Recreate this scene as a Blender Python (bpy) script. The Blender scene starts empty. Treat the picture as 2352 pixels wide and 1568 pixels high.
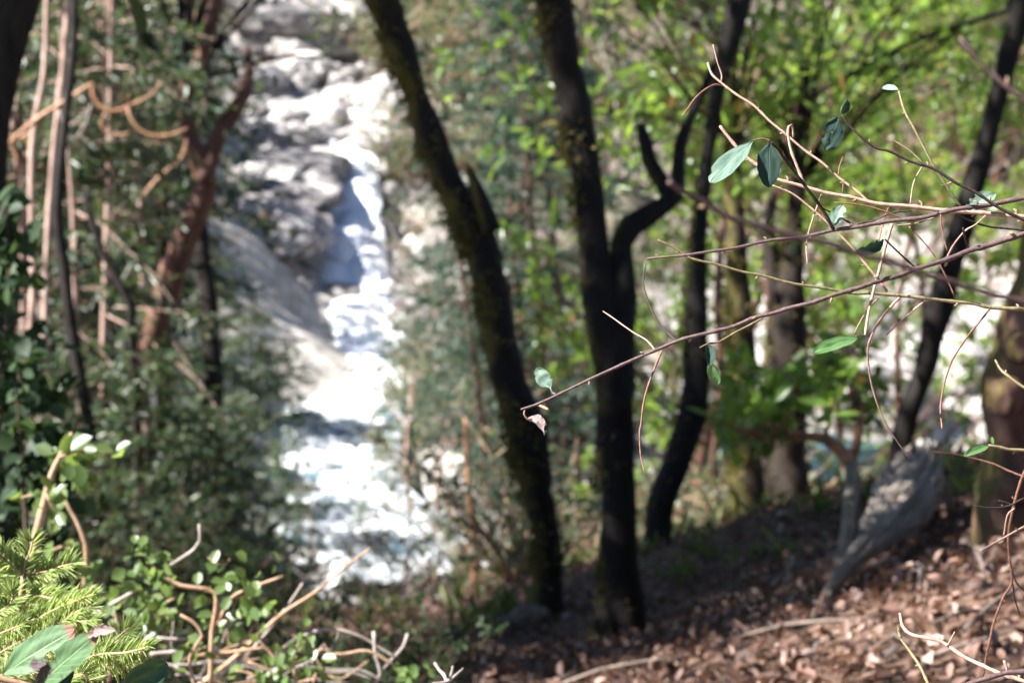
import bpy, math, random
import numpy as np
from mathutils import Vector, noise as mnoise
rng = np.random.default_rng(7)
random.seed(7)
S = bpy.context.scene
COL = S.collection
R = math.radians

# ------------------------------------------------------------------ camera, sky, sun
PITCH = R(15.0)
CAM = np.array([0.0, 0.0, 1.6])
FOCAL, SENSOR = 50.0, 22.3
cd = bpy.data.cameras.new('camera')
cd.lens = FOCAL; cd.sensor_width = SENSOR; cd.sensor_fit = 'HORIZONTAL'
cd.clip_start = 0.05; cd.clip_end = 600
cd.dof.use_dof = True; cd.dof.focus_distance = 1.5; cd.dof.aperture_fstop = 9.5
cd.dof.aperture_blades = 0
cam = bpy.data.objects.new('camera', cd); COL.objects.link(cam)
cam.location = CAM; cam.rotation_euler = (math.pi/2 - PITCH, 0, 0)
S.camera = cam

SUN_AZ, SUN_EL = R(-97), R(46)          # azimuth measured from the view direction, to the left
w = bpy.data.worlds.new('World'); S.world = w; w.use_nodes = True
nt = w.node_tree; nt.nodes.clear()
sky = nt.nodes.new('ShaderNodeTexSky'); sky.sky_type = 'NISHITA'; sky.sun_disc = False
sky.sun_elevation = SUN_EL; sky.sun_rotation = SUN_AZ
sky.altitude = 1800; sky.air_density = 0.85; sky.dust_density = 0.3; sky.ozone_density = 2.0
bg = nt.nodes.new('ShaderNodeBackground'); bg.inputs[1].default_value = 0.05
wo = nt.nodes.new('ShaderNodeOutputWorld')
nt.links.new(sky.outputs[0], bg.inputs[0]); nt.links.new(bg.outputs[0], wo.inputs[0])
sd = bpy.data.lights.new('sun', 'SUN'); sd.energy = 5.0; sd.angle = R(0.53); sd.color = (1.0, 0.97, 0.93)
sun = bpy.data.objects.new('sun', sd); COL.objects.link(sun)
SUNV = Vector((math.sin(SUN_AZ)*math.cos(SUN_EL), math.cos(SUN_AZ)*math.cos(SUN_EL), math.sin(SUN_EL)))
sun.rotation_euler = SUNV.to_track_quat('Z', 'Y').to_euler()
S.view_settings.view_transform = 'Standard'; S.view_settings.look = 'None'
S.view_settings.exposure = 2.1; S.view_settings.gamma = 1.0
S.view_settings.use_curve_mapping = False
S.cycles.use_denoising = True
S.cycles.max_bounces = 6; S.cycles.diffuse_bounces = 2; S.cycles.glossy_bounces = 2
S.cycles.transmission_bounces = 3; S.cycles.transparent_max_bounces = 4
S.cycles.use_adaptive_sampling = True; S.cycles.adaptive_threshold = 0.02
S.cycles.sample_clamp_indirect = 6.0

# ------------------------------------------------------------------ helpers
K = SENSOR/FOCAL/2352
FW = np.array([0, math.cos(PITCH), -math.sin(PITCH)])
UP = np.array([0, math.sin(PITCH), math.cos(PITCH)])
RT = np.array([1.0, 0, 0])
def P(u, v, d):
    return CAM + d*(FW + (u-1176)*K*RT + (784-v)*K*UP)
def c1(x, y): return (x/2, y/2)
def c2(x, y): return (784+x/2, y/2)
def c3(x, y): return (1568+x/2, y/2)
def c4(x, y): return (x/2, 784+y/2)
def c5(x, y): return (784+x/2, 784+y/2)
def c6(x, y): return (1568+x/2, 784+y/2)
def nrm(a):
    a = np.asarray(a, float); return a/np.maximum(np.linalg.norm(a, axis=-1, keepdims=True), 1e-9)

class MB:
    """collects vertices and faces, built as one mesh object"""
    def __init__(s): s.V = []; s.F3 = []; s.F4 = []; s.n = 0; s.A = []
    def add(s, V, F3=None, F4=None, A=None):
        V = np.asarray(V, float).reshape(-1, 3)
        if F3 is not None and len(F3): s.F3.append(np.asarray(F3, int).reshape(-1, 3)+s.n)
        if F4 is not None and len(F4): s.F4.append(np.asarray(F4, int).reshape(-1, 4)+s.n)
        s.V.append(V); s.n += len(V)
        s.A.append(np.zeros((len(V), 3)) if A is None else np.asarray(A, float).reshape(-1, 3))
    def build(s, name, mat, parent=None, loc=None, smooth=True):
        V = np.concatenate(s.V); A = np.concatenate(s.A)
        if loc is None:
            loc = np.array(parent.matrix_world.translation) if parent is not None else np.zeros(3)
            if parent is not None: loc = WLOC.get(parent.name, np.zeros(3))
        V = V - np.asarray(loc)
        me = bpy.data.meshes.new(name)
        f3 = np.concatenate(s.F3) if s.F3 else np.zeros((0, 3), int)
        f4 = np.concatenate(s.F4) if s.F4 else np.zeros((0, 4), int)
        me.vertices.add(len(V)); me.vertices.foreach_set('co', V.astype(np.float32).ravel())
        loops = np.concatenate([f3.ravel(), f4.ravel()]).astype(np.int32)
        me.loops.add(len(loops)); me.loops.foreach_set('vertex_index', loops)
        starts = np.concatenate([np.arange(len(f3))*3, len(f3)*3+np.arange(len(f4))*4]).astype(np.int32)
        me.polygons.add(len(starts)); me.polygons.foreach_set('loop_start', starts)
        me.polygons.foreach_set('use_smooth', np.full(len(starts), smooth, dtype=bool))
        me.update(calc_edges=True)
        if np.any(A):
            at = me.attributes.new('luv', 'FLOAT_VECTOR', 'POINT')
            at.data.foreach_set('vector', A.astype(np.float32).ravel())
        me.validate()
        o = bpy.data.objects.new(name, me); COL.objects.link(o)
        if mat is not None: me.materials.append(mat)
        if parent is not None:
            o.parent = parent; WLOC[o.name] = WLOC.get(parent.name, np.zeros(3))
        else:
            o.location = loc; WLOC[o.name] = np.asarray(loc, float)
        return o
WLOC = {}
def tag(o, label=None, cat=None, group=None, kind=None):
    if label: o['label'] = label
    if cat: o['category'] = cat
    if group: o['group'] = group
    if kind: o['kind'] = kind
    return o
def empty(name, loc, label, cat, group=None):
    o = bpy.data.objects.new(name, None); COL.objects.link(o); o.location = loc
    o.empty_display_size = 0.1
    WLOC[o.name] = np.asarray(loc, float)
    return tag(o, label, cat, group)
def copy_tree(o, loc, rz, sc, label=None, group=None, parent=None):
    c = o.copy(); COL.objects.link(c)
    if parent is None:
        c.location = loc; c.rotation_euler = (random.uniform(-.05, .05), random.uniform(-.05, .05), rz)
        c.scale = sc if hasattr(sc, '__len__') else (sc, sc, sc)
        if label: c['label'] = label
        if group: c['group'] = group
    else:
        c.parent = parent
    for ch in list(o.children): copy_tree(ch, None, 0, 1, parent=c)
    return c

def resample(pts, rad, step):
    pts = np.asarray(pts, float); rad = np.asarray(rad, float)
    if len(pts) < 3:
        n = max(2, int(np.linalg.norm(pts[-1]-pts[0])/step)+1)
        t = np.linspace(0, 1, n)[:, None]
        return pts[0]*(1-t)+pts[-1]*t, rad[0]*(1-t[:, 0])+rad[-1]*t[:, 0]
    ext = np.vstack([2*pts[0]-pts[1], pts, 2*pts[-1]-pts[-2]])
    out = []; ro = []
    for i in range(len(pts)-1):
        p0, p1, p2, p3 = ext[i:i+4]
        n = max(1, int(round(np.linalg.norm(p2-p1)/step)))
        for k in range(n):
            t = k/n
            out.append(.5*((2*p1)+(-p0+p2)*t+(2*p0-5*p1+4*p2-p3)*t*t+(-p0+3*p1-3*p2+p3)*t**3))
            ro.append(rad[i]*(1-t)+rad[i+1]*t)
    out.append(pts[-1]); ro.append(rad[-1])
    return np.array(out), np.array(ro)

def tube(mb, pts, rad, step=.05, sides=8, rough=0.0, freq=6.0, fine=0.0, cap=True, nodes=0.0, node_step=.02, ridge=0.0):
    p, r = resample(pts, rad, step)
    n = len(p)
    t = np.gradient(p, axis=0); t = nrm(t)
    a = np.array([0, 0, 1.0]) if abs(t[0][2]) < .9 else np.array([1.0, 0, 0])
    x = nrm(np.cross(t[0], a)); X = [x]
    for i in range(1, n):
        x = x - t[i]*np.dot(x, t[i]); x = nrm(x); X.append(x)
    X = np.array(X); Y = np.cross(t, X)
    if nodes:
        s = np.concatenate([[0], np.cumsum(np.linalg.norm(np.diff(p, axis=0), axis=1))])
        ph = (s/node_step) % 1.0
        r = r*(1+nodes*np.exp(-((ph-.5)/.09)**2))
    th = np.arange(sides)/sides*2*math.pi
    dirs = np.cos(th)[None, :, None]*X[:, None, :]+np.sin(th)[None, :, None]*Y[:, None, :]
    rr = np.repeat(r[:, None], sides, 1)
    if rough or fine or ridge:
        for i in range(n):
            for j in range(sides):
                q = p[i]+dirs[i, j]*r[i]
                f = 1.0
                if rough: f += rough*mnoise.noise(Vector(q*freq))
                if fine: f += fine*mnoise.noise(Vector(q*freq*4.3+3))
                if ridge: f += ridge*(1-2*abs(mnoise.noise(Vector((math.cos(th[j])*3.2, math.sin(th[j])*3.2, i*.05+7)))))-ridge*.3
                rr[i, j] *= f
    V = p[:, None, :]+dirs*rr[:, :, None]
    V = V.reshape(-1, 3)
    i = np.arange(n-1)[:, None]*sides; j = np.arange(sides)[None, :]; j2 = (j+1) % sides
    F = np.stack([i+j, i+j2, i+sides+j2, i+sides+j], -1).reshape(-1, 4)
    A = np.zeros((n, sides, 3)); A[:, :, 0] = np.linspace(0, 1, n)[:, None]; A[:, :, 1] = j/sides
    V2 = np.vstack([V, p[-1]+t[-1]*r[-1]*.6, p[0]-t[0]*r[0]*.3])
    A2 = np.vstack([A.reshape(-1, 3), [1, 0, 0], [0, 0, 0]])
    b = (n-1)*sides; e = n*sides
    F3 = [[b+k, b+(k+1) % sides, e] for k in range(sides)]+[[(k+1) % sides, k, e+1] for k in range(sides)]
    mb.add(V2, F3, F, A2)
    return p, r

def leaves(mb, pos, tdir, ndir, L, W, fold=.15, bend=.0):
    """many six-sided folded leaf blades"""
    pos = np.asarray(pos, float); n = len(pos)
    if n == 0: return
    t = nrm(tdir); s = nrm(np.cross(ndir, t)); nn = np.cross(t, s)
    L = np.broadcast_to(np.asarray(L, float), (n,))[:, None]; W = np.broadcast_to(np.asarray(W, float), (n,))[:, None]
    f = W*fold
    b = bend*L
    V = np.stack([pos, pos+t*L*.28+s*W*.42+nn*f, pos+t*L*.68+s*W*.46+nn*(f-b*.5), pos+t*L-nn*b,
                  pos+t*L*.68-s*W*.46+nn*(f-b*.5), pos+t*L*.28-s*W*.42+nn*f], 1).reshape(-1, 3)
    o = np.arange(n)[:, None]*6
    F = np.concatenate([o+np.array([[0, 1, 2, 3]]), o+np.array([[0, 3, 4, 5]])])
    mb.add(V, None, F)
def rvec(n): return nrm(rng.normal(size=(n, 3)))

# ------------------------------------------------------------------ materials
def newmat(name):
    m = bpy.data.materials.new(name); m.use_nodes = True
    n = m.node_tree; n.nodes.clear()
    out = n.nodes.new('ShaderNodeOutputMaterial')
    return m, n, out
def N(n, t, **kw):
    x = n.nodes.new(t)
    for k, v in kw.items(): setattr(x, k, v)
    return x
def ramp(n, fac, stops, interp='LINEAR'):
    r = n.nodes.new('ShaderNodeValToRGB'); cr = r.color_ramp; cr.interpolation = interp
    while len(cr.elements) < len(stops): cr.elements.new(.5)
    for e, (p, c) in zip(cr.elements, stops):
        e.position = p; e.color = (*c, 1)
    n.links.new(fac, r.inputs[0]); return r.outputs[0]
def mixc(n, f, a, b, mode='MIX'):
    m = n.nodes.new('ShaderNodeMix'); m.data_type = 'RGBA'; m.blend_type = mode
    for sock, v in ((m.inputs[0], f), (m.inputs[6], a), (m.inputs[7], b)):
        if hasattr(v, 'links'): n.links.new(v, sock)
        elif isinstance(v, (int, float)): sock.default_value = v
        else: sock.default_value = (*v, 1)
    return m.outputs[2]
def math_(n, op, a, b=None, clamp=False):
    m = n.nodes.new('ShaderNodeMath'); m.operation = op; m.use_clamp = clamp
    for sock, v in ((m.inputs[0], a), (m.inputs[1], b)):
        if v is None: continue
        if hasattr(v, 'links'): n.links.new(v, sock)
        else: sock.default_value = v
    return m.outputs[0]
def noisetex(n, scale, detail=4, rough=.55, coord=None, dist=0.0):
    t = n.nodes.new('ShaderNodeTexNoise'); t.inputs['Scale'].default_value = scale
    t.inputs['Detail'].default_value = detail; t.inputs['Roughness'].default_value = rough
    t.inputs['Distortion'].default_value = dist
    if coord is not None: n.links.new(coord, t.inputs['Vector'])
    return t.outputs['Fac']
def geo(n): return n.nodes.new('ShaderNodeNewGeometry')
def bump(n, h, strength, dist):
    b = n.nodes.new('ShaderNodeBump'); b.inputs['Strength'].default_value = strength
    b.inputs['Distance'].default_value = dist; n.links.new(h, b.inputs['Height']); return b.outputs[0]
def principled(n, color, rough=.6, spec=.4, normal=None):
    p = n.nodes.new('ShaderNodeBsdfPrincipled')
    if hasattr(color, 'links'): n.links.new(color, p.inputs['Base Color'])
    else: p.inputs['Base Color'].default_value = (*color, 1)
    if hasattr(rough, 'links'): n.links.new(rough, p.inputs['Roughness'])
    else: p.inputs['Roughness'].default_value = rough
    p.inputs['Specular IOR Level'].default_value = spec
    if normal is not None: n.links.new(normal, p.inputs['Normal'])
    return p

def leaf_mat(name, stops, trans, tf=.35, rough=.42, spec=.5, objvar=.25):
    m, n, out = newmat(name)
    g = geo(n)
    oi = n.nodes.new('ShaderNodeObjectInfo')
    col = ramp(n, g.outputs['Random Per Island'], stops)
    hs = n.nodes.new('ShaderNodeHueSaturation')
    n.links.new(col, hs.inputs['Color'])
    hs.inputs['Saturation'].default_value = 1.0
    vv = math_(n, 'ADD', math_(n, 'MULTIPLY', oi.outputs['Random'], objvar*2), 1-objvar)
    n.links.new(vv, hs.inputs['Value'])
    p = principled(n, hs.outputs[0], rough, spec)
    t = n.nodes.new('ShaderNodeBsdfTranslucent')
    tc = mixc(n, .75, hs.outputs[0], trans); n.links.new(tc, t.inputs[0])
    mx = n.nodes.new('ShaderNodeMixShader'); mx.inputs[0].default_value = tf
    n.links.new(p.outputs[0], mx.inputs[1]); n.links.new(t.outputs[0], mx.inputs[2])
    n.links.new(mx.outputs[0], out.inputs[0])
    return m

M = {}
M['conifer'] = leaf_mat('conifer_needles', [(0, (.022, .045, .026)), (.5, (.04, .075, .034)), (.85, (.075, .10, .045)), (1, (.16, .16, .10))], (.16, .24, .06), .3, .40, .55)
M['conifer_blue'] = leaf_mat('conifer_blue_needles', [(0, (.012, .032, .026)), (.6, (.022, .054, .038)), (.93, (.06, .09, .055)), (1, (.16, .18, .13))], (.08, .18, .07), .28, .45, .35)
M['madrone'] = leaf_mat('madrone_leaves', [(0, (.06, .12, .022)), (.5, (.12, .21, .035)), (.9, (.17, .26, .05)), (.94, (.34, .15, .05)), (1, (.38, .18, .07))], (.42, .62, .07), .48, .30, .7)
M['grey_leaf'] = leaf_mat('greygreen_leaves', [(0, (.05, .08, .04)), (.6, (.09, .12, .06)), (1, (.18, .19, .12))], (.25, .33, .12), .35, .4, .5)
M['shrub_leaf'] = leaf_mat('shrub_leaves', [(0, (.06, .11, .03)), (.6, (.10, .16, .045)), (1, (.16, .20, .07))], (.32, .46, .08), .38, .38, .5)
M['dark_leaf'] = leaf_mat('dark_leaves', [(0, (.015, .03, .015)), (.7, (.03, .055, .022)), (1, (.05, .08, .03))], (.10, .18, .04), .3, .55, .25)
M['fir'] = leaf_mat('fir_needles', [(0, (.15, .23, .06)), (.5, (.27, .36, .12)), (.9, (.38, .44, .17)), (1, (.44, .34, .16))], (.50, .62, .17), .45, .42, .4, .1)
M['moss'] = leaf_mat('trunk_moss', [(0, (.07, .058, .014)), (.6, (.17, .14, .036)), (1, (.30, .25, .08))], (.25, .22, .06), .25, .7, .2, 0)
M['litter'] = leaf_mat('dead_leaves', [(0, (.03, .02, .016)), (.35, (.09, .05, .037)), (.65, (.19, .105, .078)), (.88, (.32, .21, .165)), (1, (.5, .40, .34))], (.4, .2, .1), .15, .55, .35, 0)
M['grass'] = leaf_mat('ground_herbs', [(0, (.05, .08, .02)), (.6, (.10, .13, .03)), (1, (.28, .24, .10))], (.3, .4, .08), .35, .5, .4, 0)

def bark_mat(name, dark, light, scale=30, moss=None, moss_amt=.5, mossdir=(-1, -.15, .25), stretch=.25, rough=.85, bumpd=.01, along=False):
    m, n, out = newmat(name)
    tc = n.nodes.new('ShaderNodeTexCoord')
    mp = n.nodes.new('ShaderNodeMapping'); mp.inputs['Scale'].default_value = (1, 1, stretch)
    if along:
        av = n.nodes.new('ShaderNodeAttribute'); av.attribute_name = 'luv'; n.links.new(av.outputs['Vector'], mp.inputs[0])
        mp.inputs['Scale'].default_value = (.25, 1, 1)
    else:
        n.links.new(tc.outputs['Object'], mp.inputs[0])
    a = noisetex(n, scale, 6, .65, mp.outputs[0], .6)
    col = ramp(n, a, [(.3, dark), (.7, light)])
    if moss:
        g = geo(n)
        d = n.nodes.new('ShaderNodeVectorMath'); d.operation = 'DOT_PRODUCT'
        n.links.new(g.outputs['Normal'], d.inputs[0]); d.inputs[1].default_value = mossdir
        b = noisetex(n, 4.5, 6, .7, tc.outputs['Object'])
        f = math_(n, 'ADD', math_(n, 'MULTIPLY', d.outputs['Value'], .5), math_(n, 'MULTIPLY', math_(n, 'SUBTRACT', b, .5), 2.2))
        f = math_(n, 'ADD', f, moss_amt-.5)
        f = math_(n, 'MULTIPLY', f, 3.0, True)
        fn = noisetex(n, 90, 3, .7, tc.outputs['Object'])
        mc = ramp(n, fn, [(.3, tuple(c*.55 for c in moss)), (.7, tuple(c*1.35 for c in moss))])
        col = mixc(n, f, col, mc)
    p = principled(n, col, rough, .25, bump(n, a, .7, bumpd))
    n.links.new(p.outputs[0], out.inputs[0]); return m
M['bark_dark'] = bark_mat('dark_bark', (.008, .007, .006), (.03, .024, .02), 26)
M['bark_mossy'] = bark_mat('mossy_dark_bark', (.012, .010, .008), (.030, .023, .018), 26, (.11, .085, .02), .40)
M['bark_black'] = bark_mat('black_mossy_bark', (.007, .006, .005), (.022, .017, .014), 30, (.075, .058, .016), .16)
M['bark_moss2'] = bark_mat('very_mossy_bark', (.025, .018, .012), (.06, .042, .028), 22, (.10, .085, .024), .55)
M['bark_fallen'] = bark_mat('fallen_twig_bark', (.07, .05, .04), (.24, .19, .16), 30)
M['bark_shade'] = bark_mat('dark_brown_bark', (.012, .009, .007), (.04, .028, .021), 14)  # brown bark again, with shade put into its darker colour
M['bark_brown'] = bark_mat('brown_bark', (.05, .032, .022), (.13, .085, .06), 20)
M['bark_pink'] = bark_mat('pinkish_bark', (.22, .13, .10), (.58, .42, .35), 18)
M['bark_orange'] = bark_mat('orange_peeling_bark', (.22, .095, .045), (.52, .30, .18), 14, stretch=.35, rough=.5)
M['bark_madrone'] = bark_mat('madrone_bark', (.028, .016, .012), (.19, .092, .062), 11, stretch=.3, rough=.6)
M['bark_redburl'] = bark_mat('reddish_burl_bark', (.07, .035, .026), (.24, .13, .095), 22, (.13, .105, .03), .30)
M['dead_grey'] = bark_mat('weathered_grey_wood', (.13, .10, .078), (.52, .44, .37), 22, bumpd=.02, along=True)
M['twig_purple'] = bark_mat('purple_brown_twig_bark', (.045, .026, .028), (.15, .095, .09), 420, stretch=1, rough=.6, bumpd=.0006)
M['twig_dark'] = bark_mat('dark_twig_bark', (.016, .012, .011), (.07, .048, .04), 420, stretch=1, rough=.65, bumpd=.0006)
M['twig_tan'] = bark_mat('tan_pink_twig_bark', (.24, .13, .10), (.50, .34, .27), 350, stretch=1, rough=.55, bumpd=.0005)
M['twig_green'] = bark_mat('greenish_twig_bark', (.10, .085, .035), (.27, .22, .12), 380, stretch=1, rough=.55, bumpd=.0005)
M['twig_red'] = bark_mat('reddish_twig_bark', (.10, .045, .03), (.30, .15, .10), 380, stretch=1, rough=.55, bumpd=.0005)
M['stem_tan'] = bark_mat('tan_stem_bark', (.20, .11, .06), (.48, .32, .21), 60, stretch=.5, rough=.6, bumpd=.002)
M['stem_grey'] = bark_mat('pale_grey_stem_bark', (.18, .14, .12), (.46, .40, .36), 60, stretch=.5, rough=.6, bumpd=.002)
M['bud'] = bark_mat('bud_scales', (.16, .095, .06), (.40, .27, .17), 500, stretch=1, rough=.5, bumpd=.0004)

def fg_leaf_mat(name, base, vein, trans, tf=.22, rough=.5, spots=None, gloss=.4):
    m, n, out = newmat(name)
    at = n.nodes.new('ShaderNodeAttribute'); at.attribute_name = 'luv'
    sx = n.nodes.new('ShaderNodeSeparateXYZ'); n.links.new(at.outputs['Vector'], sx.inputs[0])
    s, t = sx.outputs[0], sx.outputs[1]
    at_ = math_(n, 'ABSOLUTE', t)
    mid = math_(n, 'SUBTRACT', 1, math_(n, 'MULTIPLY', at_, 16), True)
    ph = math_(n, 'SUBTRACT', math_(n, 'MULTIPLY', s, 8.0), math_(n, 'MULTIPLY', at_, 2.2))
    fr = math_(n, 'ABSOLUTE', math_(n, 'SUBTRACT', math_(n, 'FRACT', ph), .5))
    sec = math_(n, 'MULTIPLY', math_(n, 'SUBTRACT', 1, math_(n, 'MULTIPLY', fr, 11), True), .35)
    v = math_(n, 'MAXIMUM', mid, sec)
    tc = n.nodes.new('ShaderNodeTexCoord')
    no = noisetex(n, 260, 4, .6, tc.outputs['Object'])
    c0 = mixc(n, no, tuple(c*.75 for c in base), tuple(c*1.25 for c in base))
    c = mixc(n, v, c0, vein)
    if spots:
        sp = noisetex(n, 55, 4, .6, tc.outputs['Object'], .5)
        f = math_(n, 'MULTIPLY', math_(n, 'SUBTRACT', sp, .57), 14, True)
        c = mixc(n, f, c, spots)
        ed = math_(n, 'MULTIPLY', math_(n, 'SUBTRACT', s, .86), 12, True)
        c = mixc(n, ed, c, (.22, .085, .065))
    h = math_(n, 'SUBTRACT', math_(n, 'MULTIPLY', no, .3), v)
    p = principled(n, c, rough, gloss, bump(n, h, .5, .0006))
    tr = n.nodes.new('ShaderNodeBsdfTranslucent')
    tcx = mixc(n, v, trans, tuple(x*.6 for x in trans)); n.links.new(tcx, tr.inputs[0])
    mx = n.nodes.new('ShaderNodeMixShader'); mx.inputs[0].default_value = tf
    n.links.new(p.outputs[0], mx.inputs[1]); n.links.new(tr.outputs[0], mx.inputs[2])
    n.links.new(mx.outputs[0], out.inputs[0]); return m
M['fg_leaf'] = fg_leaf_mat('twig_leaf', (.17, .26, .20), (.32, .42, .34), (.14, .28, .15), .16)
M['fg_leaf_dark'] = fg_leaf_mat('shaded_twig_leaf', (.028, .055, .043), (.045, .085, .062), (.03, .09, .05), .08, .7, None, .15)  # twig leaf turned from the sun, its shade put into the colour
M['fg_leaf_green'] = fg_leaf_mat('green_twig_leaf', (.09, .20, .07), (.25, .36, .15), (.22, .42, .10), .3)
M['fg_dead'] = fg_leaf_mat('withered_twig_leaf', (.26, .19, .18), (.12, .08, .07), (.2, .12, .1), .1, .6)
M['broad_leaf'] = fg_leaf_mat('broad_spotted_leaf', (.08, .15, .065), (.26, .36, .18), (.14, .28, .08), .15, .55, (.05, .022, .03), .25)
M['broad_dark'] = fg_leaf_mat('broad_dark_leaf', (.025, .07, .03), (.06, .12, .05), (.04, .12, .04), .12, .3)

def rock_mat(name, a, b, moss=None):
    m, n, out = newmat(name)
    tc = n.nodes.new('ShaderNodeTexCoord'); oi = n.nodes.new('ShaderNodeObjectInfo')
    x = noisetex(n, 3.2, 8, .68, tc.outputs['Object'], .5)
    c = ramp(n, x, [(.34, tuple(q*.35 for q in a)), (.46, a), (.62, b)])
    hs = n.nodes.new('ShaderNodeHueSaturation'); n.links.new(c, hs.inputs['Color'])
    n.links.new(math_(n, 'ADD', math_(n, 'MULTIPLY', oi.outputs['Random'], .5), .72), hs.inputs['Value'])
    c = hs.outputs[0]
    if moss:
        g = geo(n); sz = n.nodes.new('ShaderNodeSeparateXYZ'); n.links.new(g.outputs['Normal'], sz.inputs[0])
        y = noisetex(n, 5, 5, .6, tc.outputs['Object'])
        f = math_(n, 'MULTIPLY', math_(n, 'SUBTRACT', y, .5), 6, True)
        c = mixc(n, f, c, moss)
    p = principled(n, c, .8, .3, bump(n, x, .8, .08))
    n.links.new(p.outputs[0], out.inputs[0]); return m
M['rock'] = rock_mat('pale_river_rock', (.24, .22, .21), (.60, .57, .54))
M['cliff'] = rock_mat('grey_cliff_rock', (.10, .095, .10), (.50, .46, .43))
M['rock_moss'] = rock_mat('mossy_pink_rock', (.22, .15, .12), (.46, .36, .31), (.12, .13, .035))

# ------------------------------------------------------------------ terrain
CP = []
def cp(u, v, d, dz=0): q = P(u, v, d); CP.append((q[0], q[1], q[2]+dz))
# near bank, falling to the creek
for x in (-14, -7, 0, 7): CP.append((x, -4, 0.1+.06*x)); CP.append((x, 0, 0.0+.05*x)); 
for a in [(2352, 1568, 3.3), (1700, 1568, 4.1), (1176, 1568, 5.0), (600, 1568, 5.2), (0, 1568, 4.6),
          (2352, 1300, 4.6), (2340, 1190, 5.5), (2060, 1240, 6.4), (1960, 1290, 6.3), (1900, 1200, 8.4), (1600, 1230, 8.6), (1425, 1425, 7.2), (1300, 1390, 8.2),
          (1000, 1450, 8.0), (700, 1470, 8.0), (300, 1420, 8.2), (0, 1330, 8.2), (2600, 1050, 6.0), (2240, 1125, 6.9), (2352, 1070, 6.6),
          (1085, 1425, 11.0), (2070, 1110, 11.0)]: cp(*a)
cp(1700, 1330, 13); cp(1200, 1430, 15); cp(700, 1480, 15); cp(2200, 1250, 14); cp(300, 1330, 15); cp(0, 1250, 14)
cp(1700, 1250, 22); cp(1200, 1420, 23); cp(700, 1480, 23); cp(950, 1450, 19); cp(2200, 1180, 24); cp(2800, 1000, 20)
STREAM = [(830, 1345, 29.0, 330), (780, 1240, 31, 300), (680, 1120, 33.2, 260), (720, 1000, 35.5, 210), (870, 880, 38, 105),
          (862, 760, 40.5, 95), (815, 640, 42.5, 88), (808, 520, 44.8, 72), (800, 410, 47, 70), (775, 310, 50, 80), (725, 215, 53, 62), (715, 120, 56, 30)]
for u, v, d, hw in STREAM: cp(u, v, d, -.25)
for a in [(1200, 1000, 35), (1130, 820, 38.5), (1130, 640, 41.5), (1090, 420, 46), (1080, 200, 51), (1176, 20, 57)]: cp(*a)
for a in [(300, 1230, 26), (180, 1000, 25), (80, 800, 25), (-100, 600, 26), (440, 800, 35), (560, 700, 39), (560, 520, 41), (520, 350, 44), (420, 200, 48), (300, 20, 54), (-200, 200, 38)]: cp(*a)
POOLZ = None
for a in [(1500, 930, 37), (1890, 1085, 35), (1650, 1050, 34), (2050, 1000, 36.5)]: cp(*a, -.35)
for a in [(2200, 900, 39.5), (2200, 700, 45), (2150, 400, 52), (2352, 100, 60), (1600, 640, 44), (1600, 320, 51), (1650, 0, 59), (2700, 600, 45), (2700, 900, 38), (-600, 0, 45), (2000, 640, 46)]: cp(*a)
for x in (-60, -30, 0, 30, 60): CP.append((x, 90, 3.5+abs(x)*.03))
for y in (20, 50): CP.append((-40, y, 4.5)); CP.append((42, y, -1.0))
CPA = np.array(CP); XY = CPA[:, :2]/20.0
def U(r2): return np.where(r2 > 1e-12, .5*r2*np.log(np.maximum(r2, 1e-12)), 0)
n_ = len(XY); D2 = ((XY[:, None]-XY[None])**2).sum(-1)
Kc = U(D2)+np.eye(n_)*3e-4; Pm = np.hstack([np.ones((n_, 1)), XY])
A_ = np.block([[Kc, Pm], [Pm.T, np.zeros((3, 3))]])
Wt = np.linalg.solve(A_, np.concatenate([CPA[:, 2], np.zeros(3)]))
WV = [(rng.normal(size=2)*f, rng.uniform(0, 6.28), a) for f, a in ((.5, .06), (.9, .05), (1.6, .035), (3.0, .02), (5.0, .014), (8, .008), (.7, .06), (2.2, .03)) for _ in range(3)]
def g(x, y):
    x = np.atleast_1d(np.asarray(x, float)); y = np.atleast_1d(np.asarray(y, float))
    q = np.stack([x, y], -1)/20.0
    z = np.empty(len(q))
    for i in range(0, len(q), 20000):
        qq = q[i:i+20000]
        z[i:i+20000] = U(((qq[:, None]-XY[None])**2).sum(-1))@Wt[:n_]+Wt[n_]+qq@Wt[n_+1:]
    am = np.clip((y-3)/14, .35, 2.2)*(1-.7*np.exp(-((y-17)/6)**2))
    for k, ph, a in WV: z = z+a*am*np.sin(k[0]*x+k[1]*y+ph)*.7
    return z
def g1(x, y): return float(g(x, y)[0])
def ground_at(u, v, dmin=2.0, dmax=80):
    """first point where the sight line through a pixel meets the ground"""
    d = np.arange(dmin, dmax, .05)
    q = CAM+d[:, None]*(FW+(u-1176)*K*RT+(784-v)*K*UP)
    h = q[:, 2]-g(q[:, 0], q[:, 1])
    i = np.argmax(h < 0)
    return q[i], d[i]
def uvw(q):
    r = np.asarray(q)-CAM; d = r@FW
    return 1176+(r@RT)/d/K, 784-(r@UP)/d/K, d

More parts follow.
